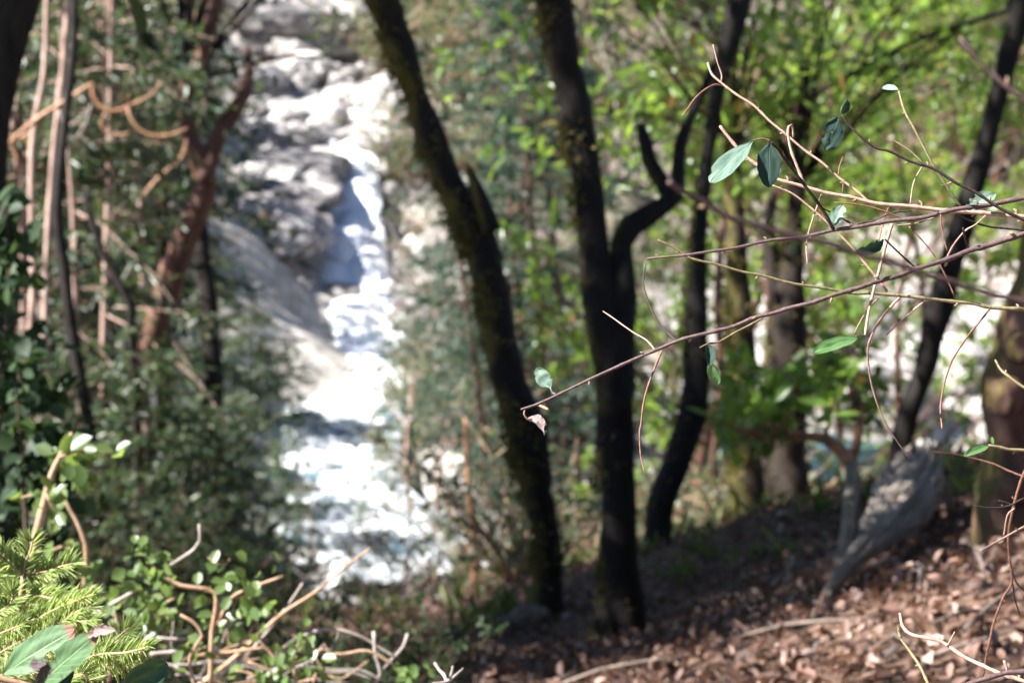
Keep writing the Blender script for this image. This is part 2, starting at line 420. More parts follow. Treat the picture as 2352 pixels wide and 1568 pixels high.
xs = np.concatenate([np.linspace(-70, -15, 56), np.linspace(-14.6, 14.6, 147), np.linspace(15, 70, 56)])
ys = np.concatenate([np.linspace(-6, 1.8, 20), np.linspace(2, 12, 110), np.linspace(12.3, 66, 180), np.linspace(67, 95, 15)])
XX, YY = np.meshgrid(xs, ys); ZZ = g(XX.ravel(), YY.ravel())
mb = MB(); nx, ny = len(xs), len(ys)
i = np.arange(ny-1)[:, None]*nx; j = np.arange(nx-1)[None, :]
F = np.stack([i+j, i+j+1, i+nx+j+1, i+nx+j], -1).reshape(-1, 4)
near = 1-np.clip((YY.ravel()-13)/8, 0, 1)
# pale bare gravel and rock along the creek, leaf mould elsewhere
spts = np.array([P(u, v, d) for u, v, d, _ in STREAM]); ds = np.min(np.linalg.norm(np.stack([XX.ravel(), YY.ravel()], -1)[:, None]-spts[None, :, :2], axis=-1), axis=1)
bar = P(2190, 780, 42); db = np.hypot((XX.ravel()-bar[0])/5.0, (YY.ravel()-bar[1])/7.0)
rockm = np.maximum(np.clip(1.2-ds/4.5, 0, 1), np.clip(2.0-db*1.3, 0, 1))
mb.add(np.stack([XX.ravel(), YY.ravel(), ZZ], -1), None, F, np.stack([near, rockm, np.ones_like(near)], -1))
m, n, out = newmat('forest_ground')
at = N(n, 'ShaderNodeAttribute', attribute_name='luv'); sx = N(n, 'ShaderNodeSeparateXYZ'); n.links.new(at.outputs['Vector'], sx.inputs[0])
tc = N(n, 'ShaderNodeTexCoord')
n1 = noisetex(n, 22, 6, .7, tc.outputs['Object']); n2 = noisetex(n, 1.2, 5, .6, tc.outputs['Object']); n3 = noisetex(n, 3.5, 6, .7, tc.outputs['Object'])
soil = ramp(n, n1, [(.3, (.035, .022, .017)), (.5, (.12, .07, .048)), (.72, (.30, .20, .145))])
far = ramp(n, n3, [(.3, (.025, .03, .016)), (.5, (.10, .085, .06)), (.72, (.30, .26, .21))])
rock = ramp(n, n3, [(.3, (.22, .20, .18)), (.65, (.60, .56, .51))])
c = mixc(n, sx.outputs[0], far, soil)
rf = math_(n, 'MULTIPLY', math_(n, 'ADD', math_(n, 'SUBTRACT', n2, .5), math_(n, 'MULTIPLY', math_(n, 'SUBTRACT', sx.outputs[1], .5), 1.0)), 5, True)
c = mixc(n, rf, c, rock)
p = principled(n, c, .9, .2, bump(n, n1, .8, .03)); n.links.new(p.outputs[0], out.inputs[0])
M['ground'] = m
gr = mb.build('ground', m); tag(gr, 'sloping forest floor dropping into the creek gorge', kind='structure')

# ------------------------------------------------------------------ creek
m, n, out = newmat('creek_water')
at = N(n, 'ShaderNodeAttribute', attribute_name='luv'); sx = N(n, 'ShaderNodeSeparateXYZ'); n.links.new(at.outputs['Vector'], sx.inputs[0])
tc = N(n, 'ShaderNodeTexCoord')
f1 = noisetex(n, 1.25, 6, .65, tc.outputs['Object'], .8); f2 = noisetex(n, 7, 4, .6, tc.outputs['Object'])
cv = N(n, 'ShaderNodeCombineXYZ'); n.links.new(math_(n, 'MULTIPLY', sx.outputs[1], .55), cv.inputs[0]); n.links.new(math_(n, 'MULTIPLY', sx.outputs[2], 2.6), cv.inputs[1])
f3 = noisetex(n, 1.0, 5, .65, cv.outputs[0], .6)
f1 = math_(n, 'ADD', math_(n, 'MULTIPLY', f1, .55), math_(n, 'MULTIPLY', f3, .45))
fo = math_(n, 'ADD', math_(n, 'MULTIPLY', math_(n, 'SUBTRACT', f1, .5), 7.5), math_(n, 'SUBTRACT', math_(n, 'MULTIPLY', sx.outputs[0], 3.2), 1.1))
fo = math_(n, 'ADD', fo, 0, True)
deep = principled(n, (.06, .10, .12), .15, .5, bump(n, f2, .5, .08)); foam = principled(n, (.86, .89, .92), .55, .3, bump(n, f1, .8, .15))
mx = N(n, 'ShaderNodeMixShader'); n.links.new(fo, mx.inputs[0]); n.links.new(deep.outputs[0], mx.inputs[1]); n.links.new(foam.outputs[0], mx.inputs[2])
n.links.new(mx.outputs[0], out.inputs[0]); M['water'] = m
def strip(rows, name, label, foamv, lump):
    pts = np.array([P(u, v, d) for u, v, d, _ in rows]); hw = np.array([h*K*d for _, _, d, h in rows])
    q, r = resample(pts, hw, .25)
    fq = np.interp(np.linspace(0, 1, len(q)), np.linspace(0, 1, len(foamv)), foamv)
    t = nrm(np.gradient(q, axis=0)); s = nrm(np.cross(t, [0, 0, 1.0]))
    m_ = 25; k = np.linspace(-1, 1, m_)
    V = q[:, None, :]+s[:, None, :]*(k[None, :, None]*r[:, None, None]); V = V.copy()
    A = np.zeros((len(q), m_, 3)); A[:, :, 0] = fq[:, None]; A[:, :, 1] = np.arange(len(q))[:, None]*.25; A[:, :, 2] = k[None]*r[:, None]
    for a in range(len(q)):
        for b in range(m_):
            w_ = Vector(V[a, b]); e = 1-abs(k[b])**4
            V[a, b, 2] += lump*fq[a]*(mnoise.noise(w_*1.1)+.6*mnoise.noise(w_*2.7))*e-.12*(1-e)+.05
    i = np.arange(len(q)-1)[:, None]*m_; j = np.arange(m_-1)[None, :]
    F = np.stack([i+j, i+m_+j, i+m_+j+1, i+j+1], -1).reshape(-1, 4)
    mb = MB(); mb.add(V.reshape(-1, 3), None, F, A.reshape(-1, 3))
    o = mb.build(name, M['water']); tag(o, label, kind='structure'); return o
strip(STREAM, 'creek_water', 'white water tumbling down the creek bed', [.53, .55, .52, .54, .64, .72, .88, .9, .9, .8, .6, .4], .34)
# pool below the rapids
pc = P(1770, 1060, 35.2); mb = MB(); V = [pc]; 
for k in range(48):
    a = k/48*2*math.pi; rr_ = 1+.14*math.sin(3*a+1)+.08*math.sin(7*a)
    V.append([pc[0]+2.3*rr_*math.cos(a), pc[1]+2.2*rr_*math.sin(a), pc[2]])
V = np.array(V); V[:, 2] = P(1890, 1085, 35)[2]
mb.add(V, [[0, 1+k, 1+(k+1) % 48] for k in range(48)], None)
m, n, out = newmat('pool_water'); tc = N(n, 'ShaderNodeTexCoord')
p = principled(n, (.03, .10, .12), .12, .5, bump(n, noisetex(n, 5, 3, .5, tc.outputs['Object']), .4, .05)); n.links.new(p.outputs[0], out.inputs[0])
tag(mb.build('pool_water', m), 'still teal pool below the rapids', kind='structure')

# ------------------------------------------------------------------ boulders
import bmesh
def boulder_mesh(seed, sub=3, flat=.7, amp=.5):
    bm = bmesh.new(); bmesh.ops.create_icosphere(bm, subdivisions=sub, radius=1)
    off = Vector((seed*3.1, seed*1.7, seed*.9))
    for v in bm.verts:
        c = v.co.copy()
        v.co = c*(1+amp*mnoise.noise(c*1.1+off)+amp*.35*mnoise.noise(c*2.9+off)+amp*.12*mnoise.noise(c*7+off))
        v.co.z *= flat
    V = np.array([v.co[:] for v in bm.verts]); F = [[v.index for v in f.verts] for f in bm.faces]; bm.free()
    mb = MB(); mb.add(V, F); return mb
BP = []
for k in range(5):
    o = boulder_mesh(k+1, 3, random.uniform(.55, .8)).build('boulder', M['rock'], smooth=(k % 2 == 0)); BP.append(o)
usedB = set()
def boulder(u, v, d, size, label, group, sink=.25):
    q = P(u, v, d); x, y = q[0], q[1]; z = g1(x, y)
    k = random.randrange(5)
    if k in usedB: o = BP[k].copy(); COL.objects.link(o)
    else: o = BP[k]; usedB.add(k)
    o.location = (x, y, z+size*(.55-sink)*.7); o.rotation_euler = (random.uniform(-.3, .3), random.uniform(-.3, .3), random.uniform(0, 6.28))
    o.scale = (size*random.uniform(.8, 1.3), size*random.uniform(.8, 1.2), size*random.uniform(.7, 1.05))
    tag(o, label, 'boulder', group); return o
for (u0, u1, v0, v1, d0, d1, nn, s0, s1, lab, grp) in [
        (560, 700, 190, 420, 44, 53, 30, .22, .65, 'sunlit pale boulder on the bank beside the upper cascade', 'boulders beside the upper cascade'),
        (640, 930, 120, 330, 49, 57, 26, .3, .8, 'pale boulder crowding the head of the white cascade', 'boulders at the head of the cascade'),
        (690, 960, 330, 760, 40, 48, 14, .12, .34, 'wet boulder breaking the white water halfway down', 'boulders within the middle rapids'),
        (930, 1150, 560, 1000, 36, 44, 26, .2, .6, 'pale boulder on the far bank below the grey brush', 'boulders on the far creek bank'),
        (380, 720, 900, 1200, 29, 36, 26, .15, .42, 'pale boulder at the shaded near edge of the lower rapids', 'boulders along the lower rapids'),
        (560, 1130, 1120, 1345, 28, 33, 40, .12, .42, 'pale boulder splashed by foam in the lowest white water', 'boulders in the lowest white water'),
        (840, 1110, 1345, 1410, 25.5, 28, 16, .2, .5, 'pinkish pale boulder below the lowest white water', 'boulders below the white water'),
        (1130, 1560, 880, 1100, 33, 39, 22, .3, .9, 'pale boulder on the gravel between creek and pool', 'boulders between creek and pool'),
        (1950, 2300, 560, 960, 38, 46, 26, .3, 1.0, 'pale boulder on the sunlit gravel bar beyond the pool', 'boulders on the gravel bar')]:
    for k in range(nn):
        d = random.uniform(d0, d1); f = (d-d0)/(d1-d0)
        boulder(random.uniform(u0, u1), v1+(v0-v1)*f+random.uniform(-30, 30), d, random.uniform(s0, s1)**1.0, lab, grp)
def cliff(u, v, d, sx_, sy_, sz_, rz, seed, label):
    o = boulder_mesh(seed, 4, 1.0, .42).build('cliff_rock', M['cliff'], smooth=False)
    q = P(u, v, d); o.location = q; o.scale = (sx_, sy_, sz_); o.rotation_euler = (0, 0, rz); tag(o, label, 'rock')
cliff(612, 530, 43.5, 1.25, 2.2, .62, .2, 21, 'large dark sided rock wall with a sunlit top beside the cascade')
cliff(585, 415, 46, 1.9, 2.0, .6, .8, 22, 'broad pale slab of rock lit by sun above the dark rock wall')
cliff(770, 30, 57, 3.4, 1.8, 1.6, .1, 23, 'bluish shaded rock face at the very top of the creek')

# ------------------------------------------------------------------ background trees
def conifer(name, H, r0, seed, mat, bark, low=.05, reach=.3, dens=1.0, nlf=1.0, droop=.25):
    rs = np.random.default_rng(seed)
    root = empty(name, (0, 0, 0), 'x', 'tree')
    tb = MB(); lb = MB()
    lean = rs.normal(size=2)*.03*H
    zz = np.linspace(-.4, H, 9)
    pts = np.stack([lean[0]*(zz/H)**2+rs.normal(size=9)*.02, lean[1]*(zz/H)**2+rs.normal(size=9)*.02, zz], -1)
    tube(tb, pts, np.linspace(r0, r0*.12, 9), .35, 8, .15, 5)
    nb = int(H*9*dens)
    for b in range(nb):
        h = low*H+(H*.97-low*H)*rs.random()
        fr = (h-low*H)/(H-low*H+1e-6)
        ln = reach*H*(1-fr)**.75*rs.uniform(.45, 1.1)+.12
        a = rs.uniform(0, 2*math.pi)
        base = np.array([np.interp(h, zz, pts[:, 0]), np.interp(h, zz, pts[:, 1]), h])
        d0 = np.array([math.cos(a), math.sin(a), rs.uniform(-.15, .35)])
        k = np.linspace(0, 1, 5)[:, None]
        br = base+d0*ln*k+np.array([0, 0, -1])*droop*ln*k**2+rs.normal(size=(5, 3))*.03*ln*k
        tube(tb, br, np.linspace(r0*.22*(1-fr*.6), .004, 5), .3, 4, cap=False)
        ns = max(3, int(ln*16*nlf))
        f = rs.uniform(.15, 1, ns)
        c = np.stack([np.interp(f, k[:, 0], br[:, i]) for i in range(3)], -1)
        axis = nrm(br[-1]-br[0]); side = nrm(np.cross(axis, [0, 0, 1.0]))
        sg = rs.choice([-1, 1], ns)
        sd_ = nrm(axis[None]*rs.uniform(.4, 1.0, (ns, 1))+side[None]*sg[:, None]*rs.uniform(.4, 1, (ns, 1))+np.array([0, 0, -.25])*rs.uniform(0, 1.4, (ns, 1)))
        sl = rs.uniform(.12, .30, ns)*(1-.5*f)*(.6+ln*.5)
        for q in range(3):
            ps = c+sd_*sl[:, None]*(q/3.0)
            dd = nrm(sd_+rs.normal(size=(ns, 3))*.5)
            nn = nrm(np.array([0, 0, 1.0])+rs.normal(size=(ns, 3))*.55)
            leaves(lb, ps, dd, nn, rs.uniform(.09, .17, ns), rs.uniform(.02, .045, ns), .1, .15)
    tb.build('trunk', bark, root); lb.build('crown', mat, root)
    return root
def broadleaf(name, H, r0, seed, mat, bark, nl=8, rose=12, leafL=.10, spread=.45, low=.3, nsub=5):
    rs = np.random.default_rng(seed)
    root = empty(name, (0, 0, 0), 'x', 'tree')
    tb = MB(); lb = MB()
    k = np.linspace(0, 1, 7)
    le = rs.normal(size=2)*.09*H
    pts = np.stack([le[0]*k+.05*H*np.sin(k*5+seed), le[1]*k+.05*H*np.cos(k*4+seed), -.4+k*(H*.8+.4)], -1)
    rad = np.linspace(r0, r0*.3, 7)
    tube(tb, pts, rad, .25, 8, .2, 4)
    tips = []
    for l in range(nl):
        f = rs.uniform(low, .95); b = np.array([np.interp(f, k, pts[:, i]) for i in range(3)])
        a = rs.uniform(0, 6.28)+l*2.4; ln = H*spread*rs.uniform(.5, 1)*(1.15-.5*f)
        d0 = np.array([math.cos(a), math.sin(a), rs.uniform(.1, .9)]); d0 /= np.linalg.norm(d0)
        kk = np.linspace(0, 1, 5)[:, None]
        br = b+d0*ln*kk+np.array([0, 0, .25])*ln*kk**2+rs.normal(size=(5, 3))*.05*ln*kk
        r1 = r0*.45*(1-f*.5); tube(tb, br, np.linspace(r1, r1*.3, 5), .2, 6, .1, 5)
        for s_ in range(nsub):
            f2 = rs.uniform(.35, 1); b2 = np.array([np.interp(f2, kk[:, 0], br[:, i]) for i in range(3)])
            d2 = nrm(d0+rs.normal(size=3)*.7+np.array([0, 0, .2])); l2 = ln*rs.uniform(.2, .5)
            b3 = b2+d2*l2*.5+rs.normal(size=3)*.05*l2; b4 = b2+d2*l2+np.array([0, 0, .1*l2])
            tube(tb, [b2, b3, b4], [r1*.3, r1*.2, .006], .15, 4)
            for _ in range(3):
                d3 = nrm(d2+rs.normal(size=3)*.8); e = (b3 if rs.random() < .4 else b4)+d3*rs.uniform(.08, .4)
                tube(tb, [b4 if rs.random() < .6 else b3, e], [.008, .004], .3, 3)
                tips.append((e, d3))
            tips.append((b4, d2))
    for e, d in tips:
        m_ = int(rose*rs.uniform(.6, 1.3))
        pos = e+rs.normal(size=(m_, 3))*.035*(leafL/.1)
        dd = nrm(rs.normal(size=(m_, 3))+d*.8)
        nn = nrm(np.array([0, 0, 1.0])+rs.normal(size=(m_, 3))*.6+dd*.3)
        leaves(lb, pos, dd, nn, leafL*rs.uniform(.7, 1.25, m_), leafL*rs.uniform(.34, .48, m_), .12, .1)
    tb.build('trunk', bark, root); lb.build('crown', mat, root)
    return root
def bare_shrub(name, H, seed, mat, leafmat=None, nst=14, leafL=.05, nleaf=5):
    rs = np.random.default_rng(seed)
    root = empty(name, (0, 0, 0), 'x', 'shrub'); tb = MB(); lb = MB()
    for s_ in range(nst):
        a = rs.uniform(0, 6.28); ln = H*rs.uniform(.6, 1.15); d = nrm(np.array([math.cos(a)*.6, math.sin(a)*.6, rs.uniform(.5, 1.3)]))
        k = np.linspace(0, 1, 5)[:, None]
        st = np.array([0, 0, -.1])+d*ln*k+np.array([math.cos(a+1), math.sin(a+1), -.5])*.22*ln*k**2+rs.normal(size=(5, 3))*.04*ln*k
        tube(tb, st, np.linspace(.012*H, .003*H, 5), .2, 4)
        for _ in range(8):
            f = rs.uniform(.25, 1); b = np.array([np.interp(f, k[:, 0], st[:, i]) for i in range(3)])
            d2 = nrm(d*.6+rs.normal(size=3)*.7); e = b+d2*H*rs.uniform(.1, .35); mid = (b+e)/2+rs.normal(size=3)*.03*H
            tube(tb, [b, mid, e], [.004*H, .003*H, .0015*H], .12, 3)
            if leafmat is not None:
                m_ = nleaf; ff = rs.uniform(.2, 1, (m_, 1)); pos = b+(e-b)*ff
                dd = nrm(rs.normal(size=(m_, 3))+d2*.4); nn = nrm(np.array([0, 0, 1.0])+rs.normal(size=(m_, 3))*.5)
                leaves(lb, pos, dd, nn, leafL*rs.uniform(.6, 1.3, m_), leafL*rs.uniform(.45, .65, m_), .12, .1)
    tb.build('stems', mat, root)
    if leafmat is not None: lb.build('foliage', leafmat, root)
    return root

M['dry_leaf'] = leaf_mat('pinkish_dry_leaves', [(0, (.05, .08, .03)), (.6, (.10, .13, .05)), (.75, (.24, .15, .10)), (1, (.46, .30, .22))], (.40, .30, .12), .35, .4, .5)
PROTO = {}
def proto(key, fn, *a, **k): PROTO[key] = [fn(*a, **k), False]
proto('con1', conifer, 'conifer_tree', 8, .05, 11, M['conifer'], M['bark_brown'], .05, .22, .8)
proto('con2', conifer, 'conifer_tree', 9, .04, 12, M['conifer'], M['bark_pink'], .22, .17, .55)
proto('con3', conifer, 'conifer_tree', 8.5, .07, 13, M['conifer_blue'], M['bark_brown'], .04, .24, 1.0)
proto('young', conifer, 'young_conifer', 3.0, .035, 14, M['conifer'], M['bark_brown'], .03, .36, 2.2, 1.3)
proto('mad1', broadleaf, 'madrone_tree', 6.5, .06, 21, M['madrone'], M['bark_madrone'], 9, 12, .115, .42, .25)
proto('mad2', broadleaf, 'madrone_tree', 6.0, .06, 22, M['madrone'], M['bark_madrone'], 10, 13, .115, .45, .2)
proto('grey1', broadleaf, 'broadleaf_tree', 5.5, .06, 23, M['grey_leaf'], M['bark_pink'], 9, 10, .10, .4, .12)
proto('dry1', broadleaf, 'broadleaf_tree', 6.0, .05, 24, M['dry_leaf'], M['bark_orange'], 9, 10, .09, .36, .15)
proto('bare', bare_shrub, 'bare_shrub', 2.2, 31, M['stem_grey'])
proto('gshrub', bare_shrub, 'leafy_shrub', 1.6, 32, M['stem_tan'], M['grey_leaf'], 14, .09, 6)
proto('dshrub', bare_shrub, 'leafy_shrub', 1.3, 33, M['bark_brown'], M['dark_leaf'], 16, .075, 6)
def plant(key, u, d, sc, label, group):
    x = (u-1176)*K*d; y = d*math.cos(PITCH); z = g1(x, y)
    o, used = PROTO[key]
    if not used:
        PROTO[key][1] = True
        o.location = (x, y, z); o.rotation_euler = (0, 0, random.uniform(0, 6.28)); o.scale = (sc, sc, sc); tag(o, label, None, group); return o
    return copy_tree(o, (x, y, z), random.uniform(0, 6.28), (sc*random.uniform(.9, 1.1), sc*random.uniform(.9, 1.1), sc*random.uniform(.9, 1.1)), label, group)
def zone(key, u0, u1, d0, d1, nn, s0, s1, label, group):
    for k in range(nn):
        u = u0+(u1-u0)*(k+random.uniform(.1, .9))/nn
        plant(key, u, random.uniform(d0, d1), random.uniform(s0, s1), label, group)
zone('con1', -260, 300, 19, 25, 7, .8, 1.2, 'dark green conifer on the shaded slope behind the pinkish pole trunks', 'conifers on the slope behind the pole trunks')
zone('con2', -160, 420, 18, 25, 7, .8, 1.2, 'thin pink barked conifer with sparse high branches among the pole trunks', 'sparse conifers among the pole trunks')
zone('young', 420, 580, 16, 22, 3, .38, .66, 'low bushy young conifer in front of the rapids', 'young conifers in front of the rapids')
zone('young', 20, 500, 10, 16, 7, .32, .6, 'small dark conifer in the shade below the pole trunks', 'small conifers in the shade below the pole trunks')
zone('grey1', -200, 240, 38, 46, 7, .7, 1.1, 'grey green small leaved tree on the slope above the creek', 'grey green trees above the creek')
zone('dry1', -160, 260, 19, 24, 4, .75, 1.1, 'pinkish brown leaved tree with orange limbs among the pole trunks', 'pinkish brown trees among the pole trunks')
zone('con2', 10, 270, 13, 17, 4, .55, .8, 'feathery young conifer partly hiding the reddish madrone', 'feathery conifers by the reddish madrone')
zone('dshrub', 330, 1000, 4.2, 5.6, 9, .14, .24, 'low dark leafy plant under the bare tangle', 'low dark plants under the tangle')
zone('grey1', 950, 1090, 31, 37, 3, .4, .62, 'grey green small tree beside the rapids on the far bank', 'small trees on the far bank')
zone('young', 450, 690, 30, 36, 6, .5, .72, 'dark young conifer on the rocky slope beside the cascade', 'young conifers beside the cascade')
zone('con1', -100, 230, 17, 22, 3, .55, .85, 'dark conifer close behind the looping orange branch', 'conifers behind the looping branch')
zone('grey1', 620, 1060, 20, 25, 4, .26, .38, 'thin grey green sapling in front of the lowest white water', 'saplings before the lowest white water')
zone('con3', 1090, 1340, 26, 40, 10, .75, 1.1, 'blue green conifer between the two dark leaning trunks', 'blue green conifers beyond the dark trunks')
zone('bare', 960, 1300, 35, 46, 14, .6, 1.1, 'bare pale grey brush on the far bank of the rapids', 'bare brush on the far bank')
zone('gshrub', 950, 1250, 36, 47, 18, .6, 1.0, 'grey green bush on the far bank of the rapids', 'bushes on the far bank')
zone('mad1', 1600, 2060, 18, 28, 5, .8, 1.1, 'bright green madrone with reddish limbs beyond the forked trunk', 'bright madrones beyond the forked trunk')
zone('mad2', 1560, 2080, 26, 36, 5, .85, 1.2, 'bright green madrone with brown limbs behind the reddish limbed ones', 'brown limbed madrones further back')
zone('mad1', 1950, 2450, 46, 56, 8, .8, 1.2, 'bright green madrone above the sunlit gravel bar', 'bright madrones above the gravel bar')
zone('bare', 1350, 2330, 44, 56, 14, .9, 1.6, 'bare pale brush on the sunlit slope beyond the pool', 'bare brush beyond the pool')
zone('con1', -450, 470, 46, 64, 12, .6, 1.0, 'distant conifer at the top of the slope above the creek', 'distant conifers above the creek')
zone('con3', 980, 2700, 54, 68, 18, .6, 1.0, 'distant blue green conifer on the far hillside', 'distant conifers on the far hillside')
zone('gshrub', -100, 480, 40, 60, 18, 1.0, 1.8, 'distant grey green bush above the pale boulders', 'distant bushes above the pale boulders')
zone('gshrub', 900, 2500, 50, 66, 26, 1.2, 2.0, 'distant grey green bush on the far hillside', 'distant bushes on the far hillside')
zone('dshrub', -60, 520, 6.5, 11, 8, .32, .5, 'dark leafy bush in the shade below the pole trunks', 'dark bushes in the shade below the pole trunks')
zone('dshrub', 150, 560, 12, 20, 6, .35, .6, 'dark leafy bush on the drop above the lowest white water', 'dark bushes above the lowest white water')
zone('gshrub', 880, 1120, 48, 55, 10, 1.0, 1.5, 'grey green bush on the slope right above the white cascade', 'bushes above the white cascade')
zone('young', 640, 1130, 23, 26, 2, .22, .4, 'thin young conifer standing in front of the lowest white water', 'young conifers before the lowest white water')
zone('bare', 900, 1300, 17, 26, 5, .5, .9, 'bare grey shrub on the drop in front of the lowest white water', 'bare shrubs in front of the white water')
zone('gshrub', 1090, 1350, 9, 14, 4, .35, .55, 'grey green bush at the foot of the leaning mossy trunk', 'bushes at the foot of the leaning trunk')
zone('gshrub', 1450, 1780, 14, 24, 6, .6, .9, 'grey green bush on the drop beyond the ridge of leaf litter', 'bushes beyond the ridge of leaf litter')

# ------------------------------------------------------------------ mid-ground trunks traced at their own distances
def pxpath(rows, d, dd=0.0):
    n_r = len(rows); pts = []; rad = []
    for i_, (u, v, w_) in enumerate(rows):
        di = d+dd*i_/(n_r-1)
        pts.append(P(u, v, di)); rad.append(w_*.56*K*di)
    return pts, rad
def crown_on(root, centre, ext, nclump, rs, mat, leafL=.08, limb=None, limb_r=1.0):
    lb = MB()
    for _ in range(nclump):
        q = centre+rs.normal(size=3)*np.array(ext)*.5
        m_ = rs.integers(14, 30); pos = q+rs.normal(size=(m_, 3))*.16
        leaves(lb, pos, nrm(rs.normal(size=(m_, 3))), nrm(np.array([0, 0, 1.0])+rs.normal(size=(m_, 3))*.5), leafL*rs.uniform(.7, 1.3, m_), leafL*rs.uniform(.35, .55, m_), .1, .1)
        if limb is not None: tube(limb, [centre-np.array([0, 0, ext[2]*.6]), (q+centre)/2+rs.normal(size=3)*.1, q], [.03*limb_r, .018*limb_r, .006*limb_r], .25, 4)
    return lb
def trunk_tree(name, rows, d, dd, label, mat, cat='tree', sides=18, rough=.22, fine=.10, extra=(), top=None, crownmat=None, cext=(2.0, 2.0, 1.3), ncl=60, step=.06, group=None, base_flare=True, crown_leaf=.08, cpos=None, moss=0):
    pts, rad = pxpath(rows, d, dd)
    # carry the trunk down into the soil and up to its crown
    b = pts[-1]; zb = g1(b[0], b[1])
    if base_flare:
        pts.append(np.array([b[0], b[1], min(b[2], zb)-.25])); rad[-1] *= 1.12; rad.append(rad[-1]*1.6)
    root = empty(name, (b[0], b[1], zb), label, cat, group)
    tb = MB()
    if top is not None:
        dirv = nrm(pts[0]-pts[2]); L = top
        up_ = [pts[0]+dirv*L*f+np.array([0, 0, .25*L*f*f]) for f in (1.0, .66, .33)]
        pts = up_+pts; rad = [rad[0]*.45, rad[0]*.65, rad[0]*.85]+rad
    tube(tb, pts, rad, step, sides, rough, 7, fine)
    rs = np.random.default_rng(len(name)*7+int(rows[0][0]) % 97)
    if crownmat is not None:
        c_ = pts[0] if cpos is None else np.array(cpos); lb = crown_on(root, c_, cext, ncl, rs, crownmat, crown_leaf, tb, .3 if top is not None and top < 1 else .8)
    tb.build('trunk', mat, root)
    for (rows2, d2, dd2) in extra:
        p2, r2 = pxpath(rows2, d2, dd2); lbm = MB(); tube(lbm, p2, r2, step, 14, rough, 7, fine); lbm.build('limb', mat, root)
    if moss:
        p_, r_ = resample(pts, rad, .02); t_ = nrm(np.gradient(p_, axis=0)); mm = MB()
        for q_ in range(len(p_)):
            if p_[q_][2] > 2.0 or p_[q_][2] < zb-.1: continue
            for _ in range(moss):
                a_ = nrm(rs.normal(size=3)+np.array([-1.1, -.25, .25])); o_ = nrm(a_-t_[q_]*np.dot(a_, t_[q_]))
                c0 = p_[q_]+t_[q_]*rs.uniform(-.012, .012)
                if mnoise.noise(Vector(c0*5.0))+.7*mnoise.noise(Vector((c0+o_*.1)*14)) < .02: continue
                n4 = 4; pos = c0+o_*r_[q_]*1.02+rs.normal(size=(n4, 3))*.008
                leaves(mm, pos, nrm(o_+rs.normal(size=(n4, 3))*.6+np.array([0, 0, -.3])), nrm(rs.normal(size=(n4, 3))), rs.uniform(.010, .026, n4), rs.uniform(.005, .010, n4), .1, .2)
        if mm.n: mm.build('moss', M['moss'], root)
    if crownmat is not None: lb.build('crown', crownmat, root)
    return root
T1 = [(872, -30, 78), (881, 0, 74), (905, 75, 60), (929, 150, 55), (968, 250, 55), (1003, 350, 62), (1046, 450, 68), (1085, 520, 82), (1116, 600, 72), (1139, 700, 70), (1152, 784, 70), (1178, 884, 72), (1209, 984, 80), (1218, 1059, 82), (1233, 1134, 66), (1255, 1209, 60), (1262, 1300, 62), (1255, 1400, 66)]
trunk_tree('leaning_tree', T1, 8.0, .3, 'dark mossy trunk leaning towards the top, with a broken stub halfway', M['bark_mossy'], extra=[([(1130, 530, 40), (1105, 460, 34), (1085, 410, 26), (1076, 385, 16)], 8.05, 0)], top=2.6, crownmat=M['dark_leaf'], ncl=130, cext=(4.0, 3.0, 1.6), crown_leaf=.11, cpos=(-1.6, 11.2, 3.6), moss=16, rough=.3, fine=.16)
T2 = [(1262, -30, 84), (1275, 0, 82), (1294, 150, 62), (1310, 200, 68), (1329, 300, 75), (1343, 400, 68), (1356, 500, 64), (1368, 600, 66), (1385, 690, 78), (1400, 770, 92), (1409, 884, 84), (1412, 1034, 77), (1420, 1184, 73), (1424, 1334, 80), (1425, 1429, 92)]
L2 = [(1414, 960, 60), (1418, 860, 70), (1423, 770, 64), (1430, 680, 58), (1427, 600, 50), (1428, 560, 52), (1448, 520, 50), (1490, 492, 46), (1530, 468, 44), (1552, 440, 46)]
trunk_tree('forked_tree', T2, 7.2, .15, 'straight near black trunk with a limb bending off to one side', M['bark_black'],
           extra=[(L2, 7.25, .1), ([(1545, 455, 40), (1515, 410, 34), (1492, 370, 32), (1480, 320, 26), (1470, 290, 18)], 7.35, .1), ([(1548, 455, 38), (1558, 400, 32), (1562, 340, 26), (1585, 270, 24), (1612, 215, 20), (1640, 150, 16)], 7.35, .25)],
           top=2.6, crownmat=M['dark_leaf'], ncl=110, cext=(3.0, 2.6, 1.6), crown_leaf=.11, cpos=(.6, 11.0, 3.6), moss=9, rough=.28, fine=.16)
T3 = [(1702, -30, 56), (1692, 20, 52), (1672, 100, 46), (1655, 180, 34), (1640, 250, 32), (1627, 350, 30), (1614, 450, 30), (1606, 550, 32), (1602, 650, 38), (1598, 750, 46), (1600, 850, 60), (1592, 950, 60), (1567, 1030, 58), (1530, 1120, 56), (1514, 1200, 60), (1508, 1300, 60)]
trunk_tree('dark_slim_tree', T3, 9.2, -.2, 'slim dark trunk curving behind the straight black one', M['bark_dark'], moss=3, rough=.28, fine=.16, top=2.2, crownmat=M['dark_leaf'], ncl=30)
T4 = [(2350, -30, 50), (2340, 50, 46), (2325, 100, 45), (2298, 200, 40), (2270, 300, 38), (2243, 400, 45), (2215, 500, 48), (2186, 600, 52), (2160, 700, 52), (2140, 784, 48), (2122, 850, 46), (2090, 934, 42), (2070, 1020, 46), (2062, 1110, 56)]
trunk_tree('bowed_tree', T4, 10.5, .3, 'dark bowed trunk standing in front of the sunlit gravel bar', M['bark_dark'], top=2.2, crownmat=M['dark_leaf'], ncl=30)
